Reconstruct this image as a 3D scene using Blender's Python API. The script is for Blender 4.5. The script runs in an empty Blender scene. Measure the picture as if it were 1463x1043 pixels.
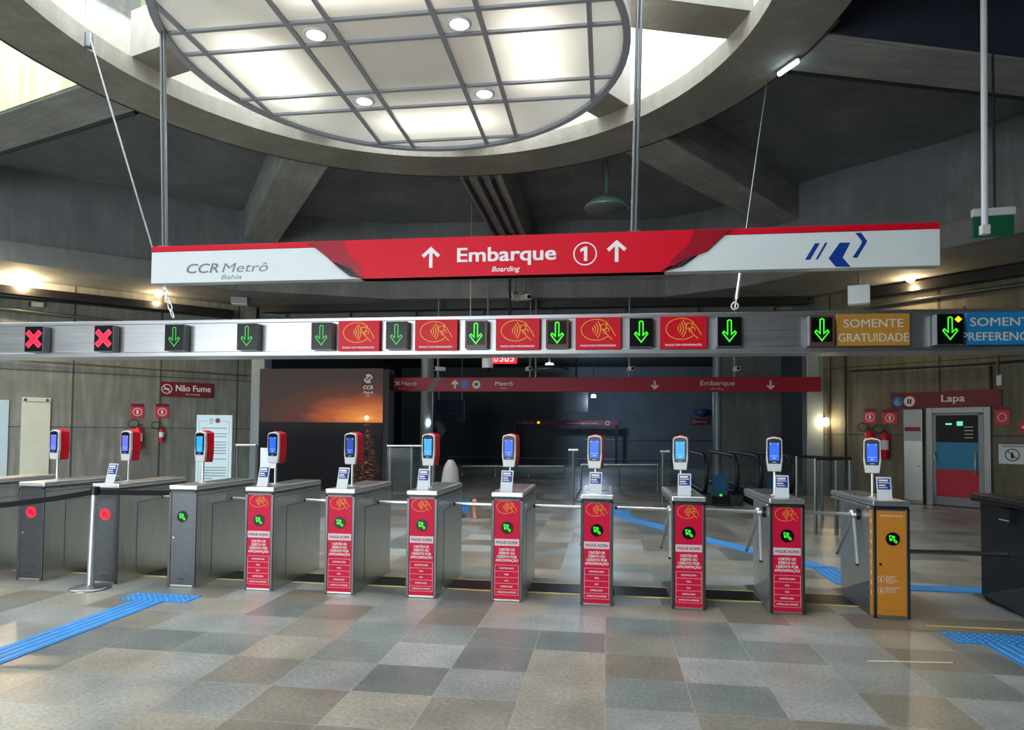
import bpy, bmesh, math, random
from mathutils import Vector, Matrix
random.seed(7)
PI = math.pi
SC = bpy.context.scene
COL = SC.collection
# ------------------------------------------------------------------ camera
W, H = 1463, 1043
FPX, YAW, PITCH, ROLL, CY, EYE = 961.648, -.1391, .0329, .0095, 584.977, 1.6151
_f = Vector((math.sin(YAW)*math.cos(PITCH), math.cos(YAW)*math.cos(PITCH), math.sin(PITCH)))
_r = Vector((math.cos(YAW), -math.sin(YAW), 0))
_u = _r.cross(_f)
R2 = math.cos(ROLL)*_r + math.sin(ROLL)*_u
U2 = -math.sin(ROLL)*_r + math.cos(ROLL)*_u
cam = bpy.data.cameras.new('camera'); co = bpy.data.objects.new('camera', cam); COL.objects.link(co)
cam.sensor_fit = 'HORIZONTAL'; cam.sensor_width = 36; cam.lens = FPX/W*36
cam.shift_y = (CY - H/2)/W
cam.clip_start = .05; cam.clip_end = 300
m = Matrix((R2, U2, -_f)).transposed().to_4x4(); m.translation = Vector((0, 0, EYE)); co.matrix_world = m
SC.camera = co
# ------------------------------------------------------------------ world, light, exposure
SC.view_settings.view_transform = 'Standard'; SC.view_settings.look = 'None'
SC.view_settings.gamma = 1; SC.view_settings.use_curve_mapping = False
SC.view_settings.exposure = 1.1
wd = bpy.data.worlds.new('overcast_sky'); SC.world = wd; wd.use_nodes = True
bg = wd.node_tree.nodes['Background']; bg.inputs[0].default_value = (.90, .97, 1.0, 1); bg.inputs[1].default_value = 1.0
SC.cycles.use_denoising = True
SC.cycles.max_bounces = 7; SC.cycles.diffuse_bounces = 4; SC.cycles.glossy_bounces = 4
SC.cycles.transmission_bounces = 6; SC.cycles.transparent_max_bounces = 8
SC.cycles.sample_clamp_indirect = 4
SC.cycles.caustics_reflective = False; SC.cycles.caustics_refractive = False

def ray(x, y):
    return R2*((x-W/2)/FPX) + U2*((CY-y)/FPX) + _f
def atY(x, y, Y):                    # where the sight line of a photo pixel reaches depth Y
    d = ray(x, y); return d*(Y/d.y) + Vector((0, 0, EYE))
def atZ(x, y, Z):
    d = ray(x, y); return d*((Z-EYE)/d.z) + Vector((0, 0, EYE))
def atPlane(x, y, p, n):
    d = ray(x, y); o = Vector((0, 0, EYE)); return o + d*((Vector(p)-o).dot(n)/d.dot(n))

def lamp(name, loc, kind, power, color, size=.1, rot=None, spot=None, size_y=None):
    l = bpy.data.lights.new(name, kind); l.energy = power; l.color = color
    if kind == 'AREA':
        l.size = size
        if size_y: l.shape = 'RECTANGLE'; l.size_y = size_y
    else: l.shadow_soft_size = size
    if kind == 'SPOT' and spot: l.spot_size = spot; l.spot_blend = .6
    o = bpy.data.objects.new(name, l); COL.objects.link(o); o.location = loc
    if rot: o.rotation_euler = rot
    return o

SKY_L = 3.4                                            # radiance of the overcast daylight in the two roof openings and of the added rear fill
def daylight(name, loc, sx, sy, rot=(0, 0, 0), shape='RECTANGLE'):
    a = sx*sy*(math.pi/4 if shape == 'ELLIPSE' else 1)
    o = lamp(name, loc, 'AREA', SKY_L*math.pi*a, (.90, .97, 1), sx, rot, None, sy); o.data.shape = shape
daylight('skylight_daylight', (-2.47, 7.5, 8.0), 10.3, 10.3, (0, 0, 0), 'ELLIPSE')
daylight('light_well_daylight', (-15.2, 7.6, 9.2), 14, 13)
daylight('rear_fill_light', (-8.5, -8.2, 2.3), 11, 4.6, (math.pi/2, 0, 0))  # added frontal fill, set in an unseen opening behind the camera

# ------------------------------------------------------------------ materials
def s2l(v): v /= 255; return v/12.92 if v <= .04045 else ((v+.055)/1.055)**2.4
def C(*c): return (s2l(c[0]), s2l(c[1]), s2l(c[2]), 1)
MATS = {}
def N(t, kind, **kw):
    n = t.nodes.new(kind)
    for k, v in kw.items(): setattr(n, k, v)
    return n
def mat(name, col, rough=.5, metal=0, noise=0, nscale=20, spec=None, bump=0, stretch=None, coat=0):
    m = bpy.data.materials.new(name); m.use_nodes = True; t = m.node_tree; b = t.nodes['Principled BSDF']
    b.inputs['Base Color'].default_value = C(*col); b.inputs['Roughness'].default_value = rough; b.inputs['Metallic'].default_value = metal
    if spec is not None: b.inputs['Specular IOR Level'].default_value = spec
    if coat: b.inputs['Coat Weight'].default_value = coat; b.inputs['Coat Roughness'].default_value = .06
    tc = N(t, 'ShaderNodeTexCoord'); mp = N(t, 'ShaderNodeMapping'); t.links.new(tc.outputs['Object'], mp.inputs[0])
    if stretch: mp.inputs['Scale'].default_value = stretch
    nz = N(t, 'ShaderNodeTexNoise'); nz.inputs['Scale'].default_value = nscale; nz.inputs['Detail'].default_value = 5
    t.links.new(mp.outputs[0], nz.inputs['Vector'])
    if noise:
        mx = N(t, 'ShaderNodeMix', data_type='RGBA', blend_type='MULTIPLY'); mx.inputs['Factor'].default_value = 1
        mx.inputs['A'].default_value = C(*col)
        rp = N(t, 'ShaderNodeMapRange'); rp.inputs['To Min'].default_value = 1-noise; rp.inputs['To Max'].default_value = 1+noise
        rp.inputs['From Min'].default_value = .25; rp.inputs['From Max'].default_value = .75
        t.links.new(nz.outputs['Fac'], rp.inputs['Value'])
        cb = N(t, 'ShaderNodeCombineColor')
        for i in range(3): t.links.new(rp.outputs[0], cb.inputs[i])
        t.links.new(cb.outputs[0], mx.inputs['B']); t.links.new(mx.outputs['Result'], b.inputs['Base Color'])
    if metal and noise:
        r2 = N(t, 'ShaderNodeMapRange'); r2.inputs['To Min'].default_value = max(.02, rough-.08); r2.inputs['To Max'].default_value = rough+.08
        t.links.new(nz.outputs['Fac'], r2.inputs['Value']); t.links.new(r2.outputs[0], b.inputs['Roughness'])
    if bump:
        bp = N(t, 'ShaderNodeBump'); bp.inputs['Strength'].default_value = bump; bp.inputs['Distance'].default_value = .01
        t.links.new(nz.outputs['Fac'], bp.inputs['Height']); t.links.new(bp.outputs[0], b.inputs['Normal'])
    MATS[name] = m; return m
def emis(name, col, strength, base=None):
    m = bpy.data.materials.new(name); m.use_nodes = True; b = m.node_tree.nodes['Principled BSDF']
    b.inputs['Base Color'].default_value = C(*(base or col)); b.inputs['Emission Color'].default_value = C(*col); b.inputs['Emission Strength'].default_value = strength
    b.inputs['Roughness'].default_value = .4; m.cycles.emission_sampling = 'NONE'
    MATS[name] = m; return m
def concrete(name, c1, c2, c3=None, joint=None, streak=1.0, rough=.85, board=False):
    """cast concrete in object coordinates: blotches, vertical streaks, form joints (x period, x offset, z list)"""
    m = bpy.data.materials.new(name); m.use_nodes = True; t = m.node_tree; b = t.nodes['Principled BSDF']; b.inputs['Roughness'].default_value = rough
    tc = N(t, 'ShaderNodeTexCoord')
    n1 = N(t, 'ShaderNodeTexNoise'); n1.inputs['Scale'].default_value = .9; n1.inputs['Detail'].default_value = 8; n1.inputs['Roughness'].default_value = .65
    t.links.new(tc.outputs['Object'], n1.inputs['Vector'])
    mp = N(t, 'ShaderNodeMapping'); mp.inputs['Scale'].default_value = (5, 5, .5) if not board else (.6, 9, 9)
    t.links.new(tc.outputs['Object'], mp.inputs[0])
    n2 = N(t, 'ShaderNodeTexNoise'); n2.inputs['Scale'].default_value = 1.4; n2.inputs['Detail'].default_value = 6; t.links.new(mp.outputs[0], n2.inputs['Vector'])
    n3 = N(t, 'ShaderNodeTexNoise'); n3.inputs['Scale'].default_value = 45; n3.inputs['Detail'].default_value = 3; t.links.new(tc.outputs['Object'], n3.inputs['Vector'])
    ad = N(t, 'ShaderNodeMath', operation='ADD'); t.links.new(n1.outputs['Fac'], ad.inputs[0])
    ml = N(t, 'ShaderNodeMath', operation='MULTIPLY'); ml.inputs[1].default_value = streak; t.links.new(n2.outputs['Fac'], ml.inputs[0]); t.links.new(ml.outputs[0], ad.inputs[1])
    a2 = N(t, 'ShaderNodeMath', operation='MULTIPLY_ADD'); a2.inputs[1].default_value = .35; t.links.new(n3.outputs['Fac'], a2.inputs[0]); t.links.new(ad.outputs[0], a2.inputs[2])
    mr = N(t, 'ShaderNodeMapRange'); c0 = .5+.5*streak+.17; mr.inputs['From Min'].default_value = c0-.42; mr.inputs['From Max'].default_value = c0+.42; t.links.new(a2.outputs[0], mr.inputs['Value'])
    cr = N(t, 'ShaderNodeValToRGB'); cr.color_ramp.elements[0].color = C(*c1); cr.color_ramp.elements[1].color = C(*c2)
    if c3: e = cr.color_ramp.elements.new(.55); e.color = C(*c3)
    t.links.new(mr.outputs[0], cr.inputs[0]); out = cr.outputs[0]
    if joint:
        per, off, zs = joint
        sp = N(t, 'ShaderNodeSeparateXYZ'); t.links.new(tc.outputs['Object'], sp.inputs[0])
        def line(src, centre_fn, width):
            nonlocal out
            lt = N(t, 'ShaderNodeMath', operation='LESS_THAN'); lt.inputs[1].default_value = width; t.links.new(centre_fn, lt.inputs[0])
            mx = N(t, 'ShaderNodeMix', data_type='RGBA'); mx.inputs['B'].default_value = C(42, 42, 40)
            f = N(t, 'ShaderNodeMath', operation='MULTIPLY'); f.inputs[1].default_value = .8; t.links.new(lt.outputs[0], f.inputs[0])
            t.links.new(f.outputs[0], mx.inputs['Factor']); t.links.new(out, mx.inputs['A']); out = mx.outputs['Result']
        pp = N(t, 'ShaderNodeMath', operation='PINGPONG'); sub = N(t, 'ShaderNodeMath', operation='SUBTRACT'); sub.inputs[1].default_value = off
        t.links.new(sp.outputs[0], sub.inputs[0]); t.links.new(sub.outputs[0], pp.inputs[0]); pp.inputs[1].default_value = per/2
        line(None, pp.outputs[0], .025)
        for z in zs:
            s = N(t, 'ShaderNodeMath', operation='SUBTRACT'); s.inputs[1].default_value = z; a = N(t, 'ShaderNodeMath', operation='ABSOLUTE')
            t.links.new(sp.outputs[2], s.inputs[0]); t.links.new(s.outputs[0], a.inputs[0]); line(None, a.outputs[0], .012)
        # tie holes
        vo = N(t, 'ShaderNodeTexVoronoi'); vo.inputs['Scale'].default_value = 1.15; vo.inputs['Randomness'].default_value = .35; t.links.new(tc.outputs['Object'], vo.inputs['Vector'])
        line(None, vo.outputs['Distance'], .045)
    t.links.new(out, b.inputs['Base Color'])
    bp = N(t, 'ShaderNodeBump'); bp.inputs['Strength'].default_value = .25; bp.inputs['Distance'].default_value = .02; t.links.new(a2.outputs[0], bp.inputs['Height']); t.links.new(bp.outputs[0], b.inputs['Normal'])
    MATS[name] = m; return m
def glassmat(name, col, alpha):
    m = bpy.data.materials.new(name); m.use_nodes = True; b = m.node_tree.nodes['Principled BSDF']
    b.inputs['Base Color'].default_value = C(*col); b.inputs['Alpha'].default_value = alpha; b.inputs['Roughness'].default_value = .05
    MATS[name] = m; return m

M = MATS
concrete('wall_concrete', (94, 97, 93), (156, 158, 150), (125, 127, 120), joint=(2.05, 0, [1.62, 3.05]))
concrete('wall_concrete_warm', (90, 88, 76), (146, 142, 124), (118, 114, 98), joint=(2.6, .4, [1.62, 3.35]))
concrete('dark_concrete', (88, 93, 96), (140, 145, 148), (112, 117, 120), streak=.5)
concrete('ledge_concrete', (100, 103, 102), (156, 159, 156), (128, 131, 129), streak=.4)
concrete('ring_concrete', (98, 95, 88), (166, 162, 152), (130, 127, 118), streak=.3)
concrete('beam_concrete', (108, 110, 108), (168, 169, 164), (138, 139, 135), streak=.9, board=True)
concrete('mossy_concrete', (112, 130, 78), (206, 214, 176), (164, 178, 130), streak=1.2)
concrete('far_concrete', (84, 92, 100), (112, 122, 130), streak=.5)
mat('navy_ceiling', (44, 50, 66), .9, noise=.2, nscale=3)
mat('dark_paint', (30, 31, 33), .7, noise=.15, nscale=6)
mat('steel', (150, 152, 154), .37, 1, noise=.10, nscale=30, stretch=(1, 1, 14))
mat('steel_side', (200, 204, 202), .365, 1, noise=.06, nscale=5, stretch=(1, 2, .8))
mat('steel_dark', (92, 95, 98), .38, 1, noise=.12, nscale=8, stretch=(1, 1, 6))
mat('brushed_aluminium', (190, 192, 196), .38, 1, noise=.10, nscale=5, stretch=(.4, 4, 14))
mat('chrome', (228, 230, 232), .29, .75)
mat('lid_steel', (218, 221, 224), .37, 1, noise=.05, nscale=10)
mat('lid_dark', (66, 70, 76), .12, .6, noise=.1, nscale=8)
mat('black_plastic', (18, 18, 20), .4)
mat('black_gloss', (9, 10, 13), .3, spec=.3)
mat('red_sticker', (226, 14, 66), .5, spec=.25, noise=.05, nscale=4)
mat('orange_sticker', (222, 146, 52), .5, spec=.3, noise=.05, nscale=4)
mat('white_print', (245, 238, 240), .5)
mat('pink_band', (246, 214, 222), .5)
mat('grey_print', (96, 92, 96), .5)
mat('yellow_print', (250, 172, 40), .5)
mat('gate_black', (24, 26, 30), .4, .3, noise=.1, nscale=5)
mat('sign_red', (216, 6, 40), .45, noise=.04, nscale=2, spec=.3)
mat('sign_red_dark', (160, 16, 40), .35)
mat('sign_white', (226, 234, 236), .32, noise=.02, nscale=3)
mat('sign_charcoal', (46, 46, 52), .35)
mat('sign_grey_print', (120, 134, 142), .4)
mat('sign_blue_print', (20, 62, 156), .35)
mat('rear_red', (150, 16, 44), .5, noise=.08, nscale=3)
mat('wine_red', (116, 22, 38), .5, noise=.08, nscale=4)
mat('fire_red', (206, 22, 34), .35)
mat('fire_pink', (214, 52, 74), .5)
mat('white_plastic', (226, 228, 230), .35)
mat('reader_red', (232, 18, 44), .35)
mat('post_white', (220, 226, 232), .3)
mat('grey_metal', (128, 132, 136), .4, .7)
mat('rim_grey', (156, 162, 170), .45)
mat('jamb_paint', (150, 164, 170), .4, .2, noise=.12, nscale=3, stretch=(1, 1, .4))
mat('pale_paint', (206, 208, 190), .5, noise=.05, nscale=3)
mat('pale_blue_board', (186, 206, 214), .4, noise=.06, nscale=2)
mat('paper', (224, 230, 236), .6)
mat('tactile_blue', (40, 130, 206), .55, noise=.12, nscale=9)
mat('tactile_ridge', (84, 160, 222), .5, noise=.1, nscale=9)
mat('plate_dark', (52, 54, 58), .37, .8, noise=.15, nscale=4)
mat('line_yellow', (222, 206, 120), .6, noise=.1, nscale=12)
mat('line_white', (228, 226, 196), .6)
mat('gold_sign', (196, 140, 54), .4, noise=.06, nscale=3)
mat('blue_sign', (22, 128, 190), .4, noise=.06, nscale=3)
mat('sign_letter', (216, 214, 200), .5)
mat('pictogram_blue', (30, 120, 190), .5)
mat('rubber', (16, 16, 18), .5)
mat('belt_black', (20, 21, 24), .8)
mat('green_sign', (24, 104, 70), .4)
mat('lamp_green', (120, 160, 152), .35, .3)
mat('pipe_grey', (98, 98, 94), .45, .6)
mat('pipe_dark', (44, 45, 46), .5, .3)
mat('skin', (196, 140, 112), .55, noise=.06, nscale=14)
mat('film_blue', (24, 132, 178), .3)
mat('film_red', (190, 14, 52), .3)
mat('pale_smear', (150, 146, 144), .5, noise=.1, nscale=3)
mat('lane_brown', (96, 62, 50), .35)
mat('escalator_blue', (36, 92, 130), .4)
mat('far_blue', (40, 66, 110), .5)
glassmat('glass', (84, 100, 100), .16)
glassmat('acrylic', (230, 240, 245), .35)
emis('led_green', (60, 255, 40), 0.5)
emis('led_green_soft', (40, 190, 60), 0.3)
emis('led_red', (255, 16, 50), 0.55)
emis('led_red_core', (255, 60, 90), 0.6)
emis('led_red_dim', (120, 4, 20), 0.2)
emis('led_amber', (255, 190, 20), 0.7)
emis('screen_blue', (20, 84, 235), 0.42)
emis('screen_violet', (86, 96, 240), 0.42)
emis('screen_cyan', (30, 140, 235), 0.42)
emis('screen_dim', (20, 60, 150), 0.3)
emis('screen_text', (150, 200, 255), 0.45)
emis('lamp_white', (225, 245, 255), 9)
emis('lamp_warm', (255, 214, 150), 14)
emis('lamp_cool', (210, 240, 255), 7)
emis('clock_digit', (255, 196, 206), 0.7)
emis('clock_face', (235, 20, 40), 0.35)
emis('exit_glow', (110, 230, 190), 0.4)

# ------------------------------------------------------------------ mesh helpers
class MB:
    def __init__(s): s.v = []; s.f = []; s.sm = []; s.k = 0
    def add(s, vs, fs, smooth=False):
        b = len(s.v); s.v += [tuple(v) for v in vs]; s.f += [tuple(b+i for i in f) for f in fs]; s.sm += [smooth]*len(fs); return s
    def box(s, x0, x1, y0, y1, z0, z1):
        x0, x1 = sorted((x0, x1)); y0, y1 = sorted((y0, y1)); z0, z1 = sorted((z0, z1))
        return s.add([(x, y, z) for x in (x0, x1) for y in (y0, y1) for z in (z0, z1)],
                     [(0, 1, 3, 2), (4, 6, 7, 5), (0, 4, 5, 1), (2, 3, 7, 6), (0, 2, 6, 4), (1, 5, 7, 3)])
    def hexa(s, low, high):          # bottom ring, top ring (counter-clockwise from above)
        n = len(low)
        return s.add(list(low)+list(high), [tuple(range(n-1, -1, -1)), tuple(range(n, 2*n))] + [(i, (i+1) % n, n+(i+1) % n, n+i) for i in range(n)])
    def prism(s, pts, y0, y1):       # polygon in x,z pulled through y (y0 is the face seen from -y)
        a = sum(pts[i][0]*pts[(i+1) % len(pts)][1]-pts[(i+1) % len(pts)][0]*pts[i][1] for i in range(len(pts)))
        if a < 0: pts = pts[::-1]
        n = len(pts)
        return s.add([(x, y0, z) for x, z in pts]+[(x, y1, z) for x, z in pts],
                     [tuple(range(n)), tuple(range(2*n-1, n-1, -1))] + [(i, n+i, n+(i+1) % n, (i+1) % n) for i in range(n)])
    def slab(s, pts, z0, z1):        # polygon in x,y pulled through z
        a = sum(pts[i][0]*pts[(i+1) % len(pts)][1]-pts[(i+1) % len(pts)][0]*pts[i][1] for i in range(len(pts)))
        if a < 0: pts = pts[::-1]
        return s.hexa([(x, y, z0) for x, y in pts], [(x, y, z1) for x, y in pts])
    def cyl(s, p0, p1, r0, r1=None, n=16, caps=True):
        p0 = Vector(p0); p1 = Vector(p1); r1 = r0 if r1 is None else r1; d = (p1-p0).normalized()
        a = d.orthogonal().normalized(); b = d.cross(a); vs = []
        for p, r in ((p0, r0), (p1, r1)):
            vs += [p+a*(r*math.cos(2*PI*i/n))+b*(r*math.sin(2*PI*i/n)) for i in range(n)]
        s.add(vs, [(i, (i+1) % n, n+(i+1) % n, n+i) for i in range(n)], True)
        if caps: s.add(vs, [tuple(range(n-1, -1, -1)), tuple(range(n, 2*n))])
        return s
    def tube(s, pts, r, n=8, closed=False):
        pts = [Vector(p) for p in pts]; k = len(pts); vs = []; up = None
        for i, p in enumerate(pts):
            if closed: d = (pts[(i+1) % k]-pts[i-1]).normalized()
            else: d = (pts[min(i+1, k-1)]-pts[max(i-1, 0)]).normalized()
            if up is None: up = d.orthogonal().normalized()
            up = (up-d*up.dot(d)).normalized(); b = d.cross(up); rr = r[i] if isinstance(r, (list, tuple)) else r
            vs += [p+up*(rr*math.cos(2*PI*j/n))+b*(rr*math.sin(2*PI*j/n)) for j in range(n)]
        fs = [(i*n+j, i*n+(j+1) % n, ((i+1) % k)*n+(j+1) % n, ((i+1) % k)*n+j) for i in range(k if closed else k-1) for j in range(n)]
        s.add(vs, fs, True)
        if not closed: s.add(vs[:n], [tuple(range(n-1, -1, -1))]); s.add(vs[-n:], [tuple(range(n))])
        return s
    def lathe(s, prof, origin=(0, 0, 0), n=28, axis='z'):
        o = Vector(origin); vs = []
        for r, z in prof:
            for i in range(n):
                c, q = r*math.cos(2*PI*i/n), r*math.sin(2*PI*i/n)
                vs.append(o+(Vector((c, q, z)) if axis == 'z' else Vector((c, -z, q))))
        k = len(prof)
        s.add(vs, [(i*n+j, i*n+(j+1) % n, (i+1)*n+(j+1) % n, (i+1)*n+j) for i in range(k-1) for j in range(n)], True)
        s.add(vs[:n], [tuple(range(n-1, -1, -1))]); s.add(vs[-n:], [tuple(range(n))]); return s
    def ribbon(s, pts, w, y, closed=False, t=.0):   # a flat stroke in the x,z plane
        s.k += 1; y -= .00012*s.k
        k = len(pts); P = [Vector((p[0], p[1])) for p in pts]; L = []; Rr = []
        for i in range(k):
            a = P[i-1] if (closed or i) else P[i]; b = P[(i+1) % k] if (closed or i < k-1) else P[i]
            d1 = (P[i]-a); d2 = (b-P[i])
            d1 = d1.normalized() if d1.length > 1e-9 else d2.normalized(); d2 = d2.normalized() if d2.length > 1e-9 else d1
            nn = Vector((-(d1.y+d2.y), d1.x+d2.x))
            nn = nn.normalized() if nn.length > 1e-6 else Vector((-d1.y, d1.x))
            c = max(.45, nn.dot(Vector((-d1.y, d1.x)))); o = nn*(w/2/c); L.append(P[i]+o); Rr.append(P[i]-o)
        vs = [(p.x, y, p.y) for p in L]+[(p.x, y, p.y) for p in Rr]
        return s.add(vs, [(i, k+i, k+(i+1) % k, (i+1) % k) for i in range(k if closed else k-1)])
    def disc(s, cx, cz, r, y, n=24, rz=None):
        rz = rz or r
        return s.add([(cx+r*math.cos(2*PI*i/n), y, cz+rz*math.sin(2*PI*i/n)) for i in range(n)], [tuple(range(n))])
    def rect(s, x0, x1, z0, z1, y): return s.add([(x0, y, z0), (x1, y, z0), (x1, y, z1), (x0, y, z1)], [(0, 1, 2, 3)])
    def poly(s, pts, y): return s.add([(x, y, z) for x, z in pts], [tuple(range(len(pts)))])
    def text(s, body, x, z, size, y, align='C', bold=0, shear=0, sx=1.0, width=None):
        vs, fs = glyphs(body, 0, shear)
        xs = [v[0] for v in vs]; a, b = min(xs), max(xs); k = size*sx
        if width: k = width/(b-a)
        off = {'C': -(a+b)/2, 'L': -a, 'R': -b}[align]
        d = bold*.9*size
        for q_, (dx, dz) in enumerate(((-d, -d), (d, -d), (d, d), (-d, d)) if bold else ((0, 0),)): s.add([(x+dx+(vx+off)*k, y-.0003*q_, z+dz*.6+vz*size) for vx, vz in vs], fs)
        return s
    def build(s, name, mt, parent=None, loc=None, bevel=0, seg=2):
        me = bpy.data.meshes.new(name); me.from_pydata(s.v, [], s.f); me.polygons.foreach_set('use_smooth', s.sm)
        me.validate(); me.update()
        me.materials.append(M[mt] if isinstance(mt, str) else mt)
        o = bpy.data.objects.new(name, me); COL.objects.link(o)
        if parent: o.parent = parent
        if loc is not None: o.location = loc
        if bevel:
            b = o.modifiers.new('bevel', 'BEVEL'); b.width = bevel; b.segments = seg; b.limit_method = 'ANGLE'; b.angle_limit = .6
        return o
_G = {}
def glyphs(body, bold, shear):
    key = (body, bold, shear)
    if key not in _G:
        c = bpy.data.curves.new('lettering', 'FONT'); c.body = body; c.size = 1; c.offset = bold; c.shear = shear; c.resolution_u = 3
        o = bpy.data.objects.new('lettering', c); COL.objects.link(o)
        me = bpy.data.meshes.new_from_object(o.evaluated_get(bpy.context.evaluated_depsgraph_get()))
        _G[key] = ([(v.co.x, v.co.y) for v in me.vertices], [tuple(p.vertices) for p in me.polygons])
        bpy.data.objects.remove(o); bpy.data.curves.remove(c); bpy.data.meshes.remove(me)
    return _G[key]
def tag(o, label=None, cat=None, group=None, kind=None):
    if label: o['label'] = label
    if cat: o['category'] = cat
    if group: o['group'] = group
    if kind: o['kind'] = kind
    return o
def thing(name, label, cat, loc=(0, 0, 0), rz=0, group=None):
    o = bpy.data.objects.new(name, None); COL.objects.link(o); o.empty_display_size = .1
    o.location = loc; o.rotation_euler = (0, 0, rz); return tag(o, label, cat, group)
def struct(o, label, cat='structure'): return tag(o, label, cat, kind='structure')
def copy_tree(o, parent=None):
    c = o.copy(); COL.objects.link(c)
    if parent: c.parent = parent
    for ch in [k for k in bpy.data.objects if k.parent == o]: copy_tree(ch, c)
    return c
# ================================================================== the hall
RC = Vector((-2.47, 7.5)); RIN, ROUT, ZR = 4.36, 5.28, 6.615
ZS = 7.45            # underside of the ceiling slabs
def floor_mat():
    m = bpy.data.materials.new('granite_tiles'); m.use_nodes = True; t = m.node_tree; b = t.nodes['Principled BSDF']
    tc = N(t, 'ShaderNodeTexCoord'); sp = N(t, 'ShaderNodeSeparateXYZ'); t.links.new(tc.outputs['Object'], sp.inputs[0])
    def mth(op, a, c=None, d=None):
        n = N(t, 'ShaderNodeMath', operation=op)
        for i, v in enumerate((a, c, d)):
            if v is None: continue
            if isinstance(v, (int, float)): n.inputs[i].default_value = v
            else: t.links.new(v, n.inputs[i])
        return n.outputs[0]
    u = mth('DIVIDE', sp.outputs[0], .52); v = mth('DIVIDE', mth('SUBTRACT', sp.outputs[1], 4.54), .49)
    iu, iv = mth('FLOOR', u), mth('FLOOR', v)
    cv = N(t, 'ShaderNodeCombineXYZ'); t.links.new(iu, cv.inputs[0]); t.links.new(iv, cv.inputs[1])
    wn = N(t, 'ShaderNodeTexWhiteNoise', noise_dimensions='2D'); t.links.new(cv.outputs[0], wn.inputs['Vector'])
    cr = N(t, 'ShaderNodeValToRGB'); cr.color_ramp.interpolation = 'CONSTANT'; e = cr.color_ramp.elements
    cols = [(150, 151, 146), (134, 129, 118), (112, 116, 113), (154, 148, 134), (124, 131, 126), (142, 144, 140), (126, 118, 106), (156, 159, 156)]
    e[0].color = C(*cols[0]); e[1].position = 1/8; e[1].color = C(*cols[1])
    for i in range(2, 8): k = e.new(i/8); k.color = C(*cols[i])
    t.links.new(wn.outputs['Value'], cr.inputs[0])
    n1 = N(t, 'ShaderNodeTexNoise'); n1.inputs['Scale'].default_value = 38; n1.inputs['Detail'].default_value = 5; n1.inputs['Roughness'].default_value = .75; t.links.new(tc.outputs['Object'], n1.inputs['Vector'])
    n2 = N(t, 'ShaderNodeTexNoise'); n2.inputs['Scale'].default_value = 2.2; n2.inputs['Detail'].default_value = 5; t.links.new(tc.outputs['Object'], n2.inputs['Vector'])
    f = mth('MULTIPLY', mth('MULTIPLY_ADD', n1.outputs['Fac'], 2.0, .02), mth('MULTIPLY_ADD', n2.outputs['Fac'], 1.0, .50))
    mx = N(t, 'ShaderNodeMix', data_type='RGBA', blend_type='MULTIPLY'); mx.inputs['Factor'].default_value = 1
    cb = N(t, 'ShaderNodeCombineColor')
    for i in range(3): t.links.new(f, cb.inputs[i])
    t.links.new(cr.outputs[0], mx.inputs['A']); t.links.new(cb.outputs[0], mx.inputs['B'])
    gu = mth('PINGPONG', u, .5); gv = mth('PINGPONG', v, .5)
    g = mth('LESS_THAN', mth('MINIMUM', gu, gv), .006)
    m2 = N(t, 'ShaderNodeMix', data_type='RGBA'); m2.inputs['B'].default_value = C(172, 168, 158); t.links.new(mx.outputs['Result'], m2.inputs['A'])
    t.links.new(mth('MULTIPLY', g, .7), m2.inputs['Factor']); t.links.new(m2.outputs['Result'], b.inputs['Base Color'])
    t.links.new(mth('MULTIPLY_ADD', n2.outputs['Fac'], .10, mth('MULTIPLY_ADD', wn.outputs['Value'], .06, .265)), b.inputs['Roughness'])
    b.inputs['Specular IOR Level'].default_value = .8
    MATS['granite_tiles'] = m
floor_mat()
def disc_panel_mat():
    m = bpy.data.materials.new('translucent_panel'); m.use_nodes = True; t = m.node_tree; b = t.nodes['Principled BSDF']; out = t.nodes['Material Output']
    b.inputs['Base Color'].default_value = C(226, 224, 218); b.inputs['Roughness'].default_value = .29
    tr = N(t, 'ShaderNodeBsdfTranslucent'); tr.inputs[0].default_value = (.78, .77, .73, 1)
    mx = N(t, 'ShaderNodeMixShader'); mx.inputs[0].default_value = .38
    t.links.new(b.outputs[0], mx.inputs[1]); t.links.new(tr.outputs[0], mx.inputs[2]); t.links.new(mx.outputs[0], out.inputs[0]); MATS['translucent_panel'] = m
disc_panel_mat()

struct(MB().box(-24, 18, -8, 40, -.2, 0).build('floor', 'granite_tiles'), 'polished floor of mixed grey and brown granite tiles', 'floor')

# ---- ledge line: the overhanging concrete band around the hall, at its front lower edge
ZL, ZT = 5.30, 5.76
path = [atZ(x, y, ZL).xy for x, y in ((0, 372), (215, 399), (340, 414.5), (560, 427), (950, 424), (1063, 409), (1187, 383), (1345, 356), (1463, 331))]
path = [path[0]+Vector((-8, -8))] + path + [path[-1]+(path[-1]-path[-2]).normalized()*9]
wl0, wl1 = Vector((-21, 8.5)), Vector((-10.5, 19.0))     # left wall foot line
wr0, wr1 = Vector((5.55, 18.95)), Vector((15, 9.5))       # right wall foot line
NY = 19.1
back = [wl0+Vector((-2, -2)), wl0, Vector((-14.5, 15.0)), wl1+Vector((-.2, .4)), Vector((-6.5, NY+.5)), Vector((2.5, NY+.5)), wr1*0+wr0+Vector((.2, .4)), wr0+Vector((1.5, -1.5)), wr0+Vector((3.5, -3.5)), Vector((12.5, 12)), wr1+Vector((3, -3))]
def strip(pa, pb, z0, z1):
    b = MB()
    for i in range(len(pa)-1):
        b.hexa([(*pa[i], z0), (*pa[i+1], z0), (*pb[i+1], z0), (*pb[i], z0)], [(*pa[i], z1), (*pa[i+1], z1), (*pb[i+1], z1), (*pb[i], z1)])
    return b
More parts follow.
